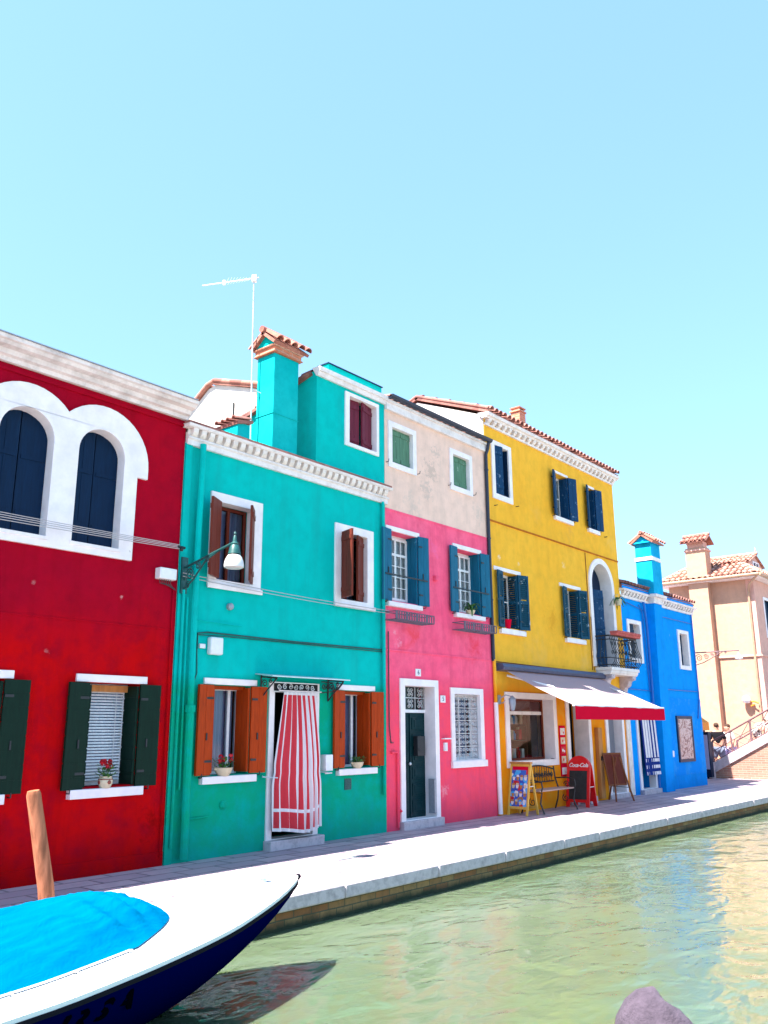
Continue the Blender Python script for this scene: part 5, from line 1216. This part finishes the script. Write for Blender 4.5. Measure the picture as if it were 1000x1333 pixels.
pot((6.13,9.46,.98),'round painted pot of red geraniums on the red house sill','jar',True,.085,.15)
pot((7.96,9.47,1.04),'cream bowl with one red bloom on the turquoise house sill','bowl',True,.115,.13)
pot((10.72,9.47,1.04),'pale bowl of pale green succulents right of the striped curtain','bowl',False,.10,.09)
pot((14.08,9.45,3.83),'pot with a spiky palm-like plant on the pink upstairs sill','bowl',False,.09,.1)
def fronds(parent,c,n,L,up=.6,m='leafgreen'):
    mb=MB()
    for i in range(n):
        a=2*PI*i/n+rnd.uniform(-.3,.3); el=rnd.uniform(.3,1.1)*up; l=L*rnd.uniform(.7,1.1); p0=Vector(c); d=Vector((math.cos(a),math.sin(a)*.7,0)); side=Vector((-d.y,d.x,0)).normalized(); prev=None
        pts=[p0+d*l*t+Vector((0,0,1))*(el*l*t*1.6-1.3*l*t*t) for t in (0,.25,.5,.75,1)]
        vs=[];
        for q,p in enumerate(pts): w=.022*(1-.8*abs(q/4-.35)); vs+=[p-side*w,p+side*w]
        mb.add(vs,[(2*q,2*q+1,2*q+3,2*q+2) for q in range(4)])
    part(mb,'fronds',M[m],parent,ang=60)
T=[o for o in bpy.data.objects if o.get('label','').startswith('pot with a spiky')][0]; fronds(T,(14.08,9.42,3.93),18,.26,1.1)
T=thing('hanging_plant','drooping green plant hanging beside the arched balcony door','plant',(20.8,9.36,4.8)); part(MB().lathe([(0,0),(.07,0),(.1,.14),(.09,.15),(0,.13)],(20.80,9.36,4.72),12).tube([(20.8,9.5,4.98),(20.8,9.36,5.0),(20.8,9.36,4.85)],.008,5),'pot',M['potcream'],T); fronds(T,(20.80,9.36,4.86),16,.30,.9)
M['terr']=paint('red_terracotta',(.50,.10,.09),.8,.35,.3,12)
T=thing('flower_box','scalloped terracotta trough resting along the balcony rail','flower box',(20.4,9.02,3.84)); 
mb=MB().prism([(8.98,3.85),(9.14,3.85),(9.16,3.95),(8.96,3.95)],'x',19.72,21.12)
for i in range(16): mb.ball((19.76+i*.087,8.96,3.93),.04,n=8,sy=.5,sz=1)
part(mb,'trough',M['terr'],T)
T=thing('flower_pot','small red pot on the ochre house middle sill','flower pot',(15.56,9.52,3.68),'pots on the window sills'); part(MB().lathe([(0,0),(.08,0),(.11,.18),(.12,.2),(.1,.2),(0,.17)],(15.56,9.54,3.675),14),'pot',M['redcanvas'],T)

# street lamp on the red/green corner
def street_lamp():
    T=thing('street_lamp','green bracket street lamp with white shade between red and turquoise houses','street lamp',(7.1,9.45,3.7))
    x=7.12; mb=MB()
    mb.box(x-.05,x+.05,9.44,9.469,3.45,3.95); mb.tube([(x,9.46,3.80),(x,8.42,4.02)],.017,8); mb.tube([(x,9.46,3.50),(x,9.25,3.62),(x,9.0,3.85),(x,8.75,3.95)],.013,8)
    for c,r in (((9.33,3.70),.085),((9.16,3.80),.055),((8.98,3.86),.035)): scroll(mb,c[0],c[1],r,x,1.6,.5,1,.011,'yz')
    scroll(mb,9.36,3.56,.05,x,1.4,2,-1,.010,'yz'); mb.tube([(x,9.45,3.62),(x,9.3,3.8)],.01,6)
    part(mb,'bracket',M['irongreen'],T)
    y=8.42
    part(MB().lathe([(0,.16),(.012,.155),(.02,.13),(.012,.11),(.022,.09),(.03,.02),(.05,.0),(.045,-.02),(.06,-.04),(.075,-.10),(.085,-.14),(.0,-.14)],(x,y,4.0),16),'lamp_cap',M['irongreen'],T)
    part(MB().lathe([(.08,-.141),(.10,-.17),(.12,-.215),(.13,-.27),(.128,-.30),(.10,-.315),(0,-.32)],(x,y,3.985),20),'lamp_shade',M['lampglass'],T)
street_lamp()
def far_lamp():
    T=thing('street_lamp','ornate wrought-iron lamp bracket reaching out behind the blue house','street lamp',(26.5,9.6,3.7))
    x=26.44; mb=MB(); mb.box(26.381,26.46,9.55,9.75,3.45,3.95); mb.tube([(x,9.7,3.86),(x,8.22,3.86)],.018,8); mb.tube([(x,9.68,3.45),(x,9.3,3.55),(x,8.95,3.72),(x,8.7,3.84)],.013,8)
    for c,r in (((9.42,3.70),.11),((9.2,3.72),.08),((9.02,3.77),.055),((8.86,3.80),.04),((8.62,3.82),.035),((9.56,3.58),.06)): scroll(mb,c[0],c[1],r,x,1.6,.5,1,.011,'yz')
    part(mb,'bracket',M['rail'],T)
    part(MB().tube([(x,8.24,3.86),(x,8.24,3.76)],.01,6).lathe([(0,0),(.03,0),(.05,-.06),(.07,-.08),(0,-.08)],(x,8.24,3.78),12),'lamp_cap',M['zinc'],T)
    part(MB().lathe([(.07,-.081),(.11,-.13),(.11,-.16),(.05,-.2),(0,-.2)],(x,8.24,3.78),14),'lamp_shade',M['lampglass'],T)
far_lamp()
def lantern():
    T=thing('wall_lantern','grey glass wall lantern beside the shop window','lantern',(15.12,9.3,2.2))
    part(MB().box(15.0,15.10,9.46,9.499,2.12,2.30).tube([(15.05,9.48,2.22),(15.10,9.34,2.30),(15.15,9.24,2.27)],.012,6).tube([(15.05,9.48,2.16),(15.08,9.4,2.14),(15.1,9.36,2.2)],.009,6),'arm',M['zinc'],T)
    part(MB().lathe([(0,.03),(.02,.02),(.07,-.03),(.08,-.05),(0,-.05)],(15.16,9.23,2.26),8),'cap',M['zinc'],T)
    part(MB().lathe([(.07,-.051),(.075,-.12),(.05,-.24),(.03,-.27),(0,-.27)],(15.16,9.23,2.26),8),'glass',M['lanternglass'],T)
M['lanternglass']=flat('lantern_glass',(.25,.30,.38),.1,spec=.7)
lantern()
# cables
def cable(pts,label,r=.006,m='cable',group=None,name='power_cable'):
    return solo(MB().tube(pts,r,5),name,M[m],pts[0],label,'cable',group)
def sag(a,b,s,n=10): a=Vector(a);b=Vector(b); return [a.lerp(b,i/n)-Vector((0,0,s*4*(i/n)*(1-i/n))) for i in range(n+1)]
for i,dz in enumerate((.035,0,-.035,-.075)):
    cable(sag((-.5,9.30,4.08+dz*1.3),(6.93,9.33,4.06+dz*.5),.04),'thin pale cable strung across the arched windows of the red house',.0055,'cable','cables across the red house front')
solo(MB().tube([(6.9,9.33,4.05),(7.05,9.38,4.06)],.02,6).tube([(7.03,9.38,4.06),(7.05,9.48,4.06)],.01,6).lathe([(.0,0),(.02,0),(.03,.03),(.02,.06),(0,.06)],(6.97,9.34,4.0),8),'cable_anchor',M['iron'],(7.0,9.4,4.06),'dark cable anchor at the corner of the red house','cable anchor')
for i,dz in enumerate((.02,-.025)):
    cable(sag((7.06,9.40,3.70+dz),(11.5,9.42,3.63+dz),.03),'thin cable running under the turquoise house upstairs windows',.0055,'cable','cables across the turquoise house front')
# antenna
def antenna(loc,h,L,rot,label,el=9):
    T=thing('tv_antenna',label,'antenna',loc); x,y,z=loc
    part(MB().tube([(x,y,z),(x-.05,y,z+h)],.013,8).tube([(x,y,z+h*.35),(x+.2,y-.1,z+h*.32)],.006,5),'mast',M['alu'],T)
    Mx=Matrix.Translation((x-.05,y,z+h-.06))@Matrix.Rotation(rot,4,'Z')
    b=part(MB().tube([Mx@Vector((-.08,0,.02)),Mx@Vector((L,0,-.03))],.009,6).box(-.05,.03,-.03,.03,-.05,.07,M=Mx).box(L*.55,L*.6,-.02,.02,-.05,.03,M=Mx),'boom',M['alu'],T)
    mb=MB()
    for i in range(el):
        t=L*(.08+.50*i/el); w=.20-.008*i; mb.tube([Mx@Vector((t+.02,-w,.16)),Mx@Vector((t,0,.0)),Mx@Vector((t-.02,w,-.14))],.004,4)
    part(mb,'director_rods',M['alu'],b)
antenna((8.72,10.02,6.0),3.13,.92,ANT_ROT,'pale tv antenna on a tall mast behind the turquoise chimney')
antenna((22.9,12.0,6.6),1.75,.8,R(150),'faint tv antenna standing on the roof behind the blue chimney',7)

# signs and bench
def aboard_icecream():
    T=thing('sign_board','folding yellow sign board with colourful ice cream pictures outside the shop','sign board',(15.1,9.1,0)); 
    Mx=Matrix.Translation((15.34,9.20,0))@Matrix.Rotation(R(-92),4,'Z')
    # local: board width along x, leans along y
    def board(name,s):
        mb=MB(); w,h,sp=.235,.98,.2
        L=Matrix.Rotation(math.atan2(sp,h)*s,4,'X')
        Q=Mx@Matrix.Translation((0,-s*sp*1.0,0))@Matrix.Rotation(-s*math.atan2(sp,h),4,'X')
        mb.box(-w,-w+.045,-.015,.015,0,h,M=Q).box(w-.045,w,-.015,.015,0,h,M=Q).box(-w+.045,w-.045,-.014,.014,h-.05,h,M=Q).box(-w+.045,w-.045,-.014,.014,.12,.17,M=Q)
        return part(mb,name,M['yframe'],T,bevel=.004),Q
    f1,Q=board('front_frame',1); f2,Q2=board('rear_frame',-1)
    mb=MB().box(-.19,.19,-.008,.008,.171,.949,M=Q); pnl=part(mb,'picture_panel',M['poster1'],f1,smooth=False)
    mb=MB().box(-.18,.18,-.011,-.0085,.86,.94,0,Q)
    cols=[]
    for r_ in range(4):
        for c_ in range(4):
            x=-.135+c_*.09; z=.25+r_*.155; mb.prism([(x-.02,z-.05),(x+.02,z-.05),(x+.035,z+.01),(x-.035,z+.01)],'y',-.011,-.0085,1+(r_+c_)%3,Q); mb.ball((0,0,0),.001) if 0 else None
            mb.prism([(x-.035,z+.012),(x+.035,z+.012),(x+.025,z+.05),(x-.025,z+.05)],'y',-.011,-.0085,1+(r_*2+c_+1)%4,Q)
    part(mb,'printed_pictures',[M['redcanvas'],M['cwhite'],M['oak'],M['potcream'],M['cyanp']],pnl,smooth=False)
    part(MB().tube([Q@Vector((.22,0,.55)),Q2@Vector((.22,0,.55))],.008,5).tube([Q@Vector((-.22,0,.55)),Q2@Vector((-.22,0,.55))],.008,5),'spreader',M['white'],T)
    part(MB().box(-.235,.235,-.05,.05,.965,1.0,M=Mx),'hinge_top',M['oak'],T)
M['yframe']=woodpaint('yellow_painted_wood',(.72,.42,.08),.5,.2); M['cyanp']=flat('cyan_print',(.02,.35,.75),.5)
m,nt,b,out=mat('ice_cream_poster'); P=posn(nt,True); v=nt.nodes.new('ShaderNodeTexVoronoi'); v.inputs['Scale'].default_value=9; nt.links.new(P,v.inputs[0]); s=nt.nodes.new('ShaderNodeSeparateColor'); nt.links.new(v.outputs['Color'],s.inputs[0]); r=ramp(nt,s.outputs[0],[(0,(.02,.08,.45)),(.25,(.05,.4,.8)),(.45,(.75,.75,.78)),(.6,(.55,.02,.03)),(.75,(.03,.12,.5)),(.9,(.35,.16,.08))]); r.color_ramp.interpolation='CONSTANT'; nt.links.new(r.outputs[0],b.inputs['Base Color']); b.inputs['Roughness'].default_value=.3; M['poster1']=m
aboard_icecream()
def aboard_cola():
    T=thing('sign_board','red rounded soft drink sign board with black chalk panel','sign board',(17.7,9.0,0))
    Mx=Matrix.Translation((17.70,9.14,0))@Matrix.Rotation(R(-84),4,'Z')@Matrix.Diagonal((.85,1,1,1)); h=1.07; sp=.24
    def face(s):
        return Mx@Matrix.Translation((0,-s*sp,0))@Matrix.Rotation(-s*math.atan2(sp,h),4,'X')
    out=[(-.31,0),(-.22,0),(-.20,.1),(.20,.1),(.22,0),(.31,0),(.31,.80)]+arc(0,.80,.31,0,180,14,rz=.28)[1:-1]+[(-.31,.80)]
    out2=[(-.31,0),(-.22,0),(-.20,.1),(.20,.1),(.22,0),(.31,0),(.31,.80)]+arc(0,.80,.31,0,180,14,rz=.28)[1:-1]+[(-.31,.80)]
    f=part(MB().plate(out,[],-.018,.018,M=face(1)),'front_panel',M['redgloss'],T,smooth=False,bevel=.005)
    part(MB().plate(out2,[],-.018,.018,M=face(-1)),'rear_panel',M['redgloss'],T,smooth=False,bevel=.005)
    part(MB().box(-.235,.235,-.024,-.019,.16,.76,M=face(1)),'chalk_panel',M['chalk'],f,smooth=False)
    part(MB().text('Coca-Cola',.118,face(1)@Matrix.Translation((0,-.021,.875))@Matrix.Rotation(R(90),4,'X'),shear=.35,bold=.003,extrude=.0015),'lettering',M['white'],f,smooth=False)
    part(MB().text('Coca-Cola',.118,face(-1)@Matrix.Rotation(PI,4,'Z')@Matrix.Translation((0,-.021,.875))@Matrix.Rotation(R(90),4,'X'),shear=.35,bold=.003,extrude=.0015),'lettering',M['white'],f,smooth=False)
    part(MB().tube([face(1)@Vector((.29,0,.42)),face(-1)@Vector((.29,0,.42))],.009,6).tube([face(1)@Vector((-.29,0,.42)),face(-1)@Vector((-.29,0,.42))],.009,6),'spreader',M['white'],T)
M['redgloss']=flat('glossy_red_plastic',(.70,.006,.01),.3,spec=.5); M['chalk']=stone('chalkboard_black',(.012,.012,.014),(.06,.06,.06),.4,8,.7,.3)
aboard_cola()
def easel():
    T=thing('easel_board','brown wooden easel with a folded menu board by the doorway','easel',(19.6,9.1,0)); Mx=Matrix.Translation((19.5,9.08,0))@Matrix.Rotation(R(-22),4,'Z')@Matrix.Diagonal((.8,1,1,1))
    Q=Mx@Matrix.Rotation(R(-12),4,'X')
    b=part(MB().box(-.33,.33,-.03,.0,.36,1.06,M=Q),'board',M['brnd'],T,smooth=False,bevel=.005)
    part(MB().box(-.35,-.31,-.04,-.0301,.34,1.09,M=Q).box(.31,.35,-.04,-.0301,.34,1.09,M=Q).box(-.31,.31,-.04,-.0301,.34,.38,M=Q).box(-.31,.31,-.04,-.0301,1.05,1.09,M=Q).box(-.02,.02,-.039,-.0301,.38,1.05,M=Q),'board_frame',M['brn2'],b,smooth=False)
    for x0,x1,y1 in ((-.12,-.34,-.16),(.12,.34,-.16),(0,0,.38)):
        part(MB().tube([Mx@Vector((x0,.05,.98)),Mx@Vector((x1,y1,0))],.02,6),'leg',M['brn2'],T)
    part(MB().tube([Mx@Vector((.27,-.1,.3)),Mx@Vector((0,.25,.32))],.008,5),'spreader',M['iron'],T)
M['brn2']=woodpaint('mid_brown_wood',(.22,.07,.03),.5,.3)
easel()
def bench():
    T=thing('bench','black iron bench with pale seat slats under the shop window','bench',(16.4,9.1,0)); x0,x1=15.62,17.0
    st=MB()
    for i in range(4): st.box(x0-.04,x1+.04,8.93+i*.095,9.0+i*.095,.42,.445)
    part(st,'seat',M['slat'],T,bevel=.004)
    for x in (x0,x1):
        fr=MB().tube([(x,8.88,0),(x,8.96,.2),(x,8.92,.40),(x,9.3,.41),(x,9.33,.2),(x,9.40,0)],.016,6).tube([(x,9.3,.41),(x,9.37,.62),(x,9.40,.86)],.016,6).tube([(x,9.37,.62),(x,9.1,.64),(x,8.92,.60),(x,8.90,.5),(x,8.93,.42)],.014,6)
        scroll(fr,9.1,.50,.07,x,1.4,0,1,.009,'yz'); scroll(fr,9.14,.22,.08,x,1.4,1,-1,.009,'yz'); part(fr,'side_frame',M['iron'],T)
    bk=MB().tube([(x0,9.40,.56),(x1,9.40,.56)],.014,6); bk.tube([(x0+(x1-x0)*i/14,9.405,.80+.09*math.sin(PI*i/14)) for i in range(15)],.016,6)
    for i in range(10): scroll(bk,x0+.1+i*(x1-x0-.2)/9,.70,.06,9.40,1.5,i,1 if i%2 else -1,.010)
    for i in range(1,14): x=x0+(x1-x0)*i/14; bk.tube([(x,9.403,.56),(x,9.403,.79+.09*math.sin(PI*i/14))],.007,5)
    part(bk,'backrest',M['iron'],T)
M['slat']=woodpaint('pale_worn_slats',(.50,.33,.28),.6,.3,sc=(3,30,30))
bench()
def menu():
    T=thing('menu_strip','narrow red menu strip with food pictures between shop window and door','menu board',(17.62,9.48,1.1)); 
    part(MB().box(17.50,17.76,9.475,9.499,.62,1.70),'panel',M['redcanvas'],T,smooth=False)
    mb=MB()
    for i,(z,mi) in enumerate(((1.50,0),(1.30,1),(1.10,2),(.90,1),(.66,3))):
        mb.box(17.53,17.73,9.470,9.4745,z,z+.145,mi)
        mb.ball((17.60+.02*(i%2),9.470,z+.07),.035,n=8,sy=.06,mi=(mi+1)%4); mb.ball((17.67,9.470,z+.05),.028,n=8,sy=.06,mi=(mi+2)%4)
    part(mb,'food_picture',[M['cwhite'],M['potcream'],M['redbloom'],M['lace']],T,smooth=False)
menu()
def poster():
    T=thing('framed_poster','black framed picture poster hung on the blue house wall','poster',(24.9,9.47,1.3))
    part(MB().plate(rect(24.29,25.46,.70,1.96),[rect(24.37,25.38,.78,1.88)],9.44,9.485),'frame',M['dblue'],T,smooth=False,bevel=.004)
    m,nt,b,out=mat('faded_picture'); P=posn(nt); n=noise(nt,mapping(nt,P,(1,1,1.3),(0,R(25),0)),2.6,7,.7,1.4); r=ramp(nt,n.outputs[0],[(.3,(.03,.03,.05)),(.42,(.20,.13,.15)),(.5,(.55,.46,.46)),(.58,(.16,.06,.05)),(.7,(.5,.42,.48))]); nt.links.new(r.outputs[0],b.inputs['Base Color']); b.inputs['Roughness'].default_value=.25
    part(MB().box(24.37,25.38,9.455,9.475,.78,1.88),'picture',m,T)
poster()
# goods inside the shop window
T=thing('shelf_unit','open shelf unit standing inside the shop window','shelf',(16.1,9.9,.3))
part(MB().box(15.5,17.0,9.80,10.1,1.0,1.03).box(15.5,16.6,9.80,10.1,1.38,1.41).box(15.5,16.6,9.80,10.1,1.70,1.73),'shelf',M['dark'],T); part(MB().box(15.5,15.53,9.79,10.11,.95,1.95).box(17.0,17.03,9.79,10.11,.3,1.02).box(16.6,16.63,9.79,10.11,1.03,1.9),'upright',M['brnd'],T)
gm=[M['cwhite'],M['pinkbox'] if 'pinkbox' in M else M['lace'],M['cyanp'],M['potcream'],M['redcanvas']]
for i in range(24):
    row=(1.03,1.41,1.73)[i%3]; x=15.62+(i//3)*.135+rnd.uniform(-.03,.03); y=9.84+rnd.uniform(0,.08); hh=rnd.uniform(.16,.27)
    if i%2: solo(MB().box(x-.055,x+.055,y,y+.12,row+.001,row+hh),'carton',gm[i%5],(x,y,row),'small coloured carton on the shelf inside the shop','carton','cartons on the shop shelves',bevel=.004)
    else: solo(MB().lathe([(0,0),(.055,0),(.06,hh*.6),(.03,hh*.8),(.032,hh),(0,hh)],(x,y+.06,row+.001),12),'jar',gm[(i+1)%5],(x,y,row),'small jar or cup on the shelf inside the shop','jar','jars on the shop shelves')
T=thing('display_rack','dark display rack below the orange awning at the blue house edge','rack',(29.5,10.5,0)); part(MB().box(29.38,29.62,10.42,10.75,.05,1.5).tube([(29.5,10.58,0),(29.5,10.58,1.6)],.03,6),'body',M['navy'],T); part(MB().box(29.36,29.379,10.45,10.72,.3,1.4),'cards',M['curtblue'],T)
m,nt,b,out=mat('lit_bulb'); b.inputs['Emission Color'].default_value=(1,.85,.65,1); b.inputs['Emission Strength'].default_value=14; M['bulb']=m
T=thing('pendant_lamp','small lit lamp hanging high inside the shop window','lamp',(15.9,9.86,2.1)); part(MB().ball((15.9,9.86,2.02),.035,n=10),'bulb',M['bulb'],T); part(MB().tube([(15.9,9.86,2.49),(15.9,9.86,2.06)],.006,5),'flex',M['cabledark'],T)
# low crate and bin seen below the easel
solo(MB().box(18.25,18.62,9.20,9.42,0,.16),'doorstep_block',M['istria'],(18.4,9.3,0),'low pale stone block on the ground behind the red sign board','stone block',bevel=.01)

# ============================================================ LIGHT, SKY, CAMERA
w=bpy.data.worlds.new('World'); scene.world=w; w.use_nodes=True; nt=w.node_tree; bg=nt.nodes['Background']
sun_dir=Vector((-KX,-KY,1)).normalized()    # towards the sun
sky=nt.nodes.new('ShaderNodeTexSky'); sky.sky_type='NISHITA'; sky.sun_disc=False; sky.sun_elevation=math.asin(sun_dir.z); sky.sun_rotation=math.atan2(sun_dir.x,sun_dir.y); sky.air_density=SKY_AIR; sky.dust_density=SKY_DUST; sky.ozone_density=SKY_OZ; sky.altitude=0
gm_=nt.nodes.new('ShaderNodeGamma'); gm_.inputs[1].default_value=.5; nt.links.new(sky.outputs[0],gm_.inputs[0]); nt.links.new(mix(nt,1.0,gm_.outputs[0],(.64,.95,1.22),'MULTIPLY'),bg.inputs[0]); bg.inputs[1].default_value=SKY_S
l=bpy.data.lights.new('sun','SUN'); l.energy=SUN_S; l.angle=R(.55); l.color=(1,.94,.86); lo=bpy.data.objects.new('sun',l); C.objects.link(lo); lo.rotation_euler=(-sun_dir).to_track_quat('-Z','Y').to_euler(); lo.location=(0,0,30)
cam=bpy.data.cameras.new('camera'); co=bpy.data.objects.new('camera',cam); C.objects.link(co); scene.camera=co
cam.sensor_fit='VERTICAL'; cam.sensor_height=36; cam.lens=1110/1333*36; cam.clip_end=2000; cam.clip_start=.05
co.matrix_world=Matrix(((0.6388471,-0.18627436,-0.7464424,0),(-0.76931442,-0.16155106,-0.61810726,0),(-0.00545102,0.96912492,-0.24650998,1.65),(0,0,0,1)))
scene.view_settings.view_transform='Standard'; scene.view_settings.look='None'; scene.view_settings.exposure=EXPO; scene.view_settings.gamma=1
scene.cycles.max_bounces=8; scene.cycles.diffuse_bounces=5; scene.cycles.caustics_reflective=False; scene.cycles.caustics_refractive=False
try: scene.cycles.use_denoising=True
except Exception: pass
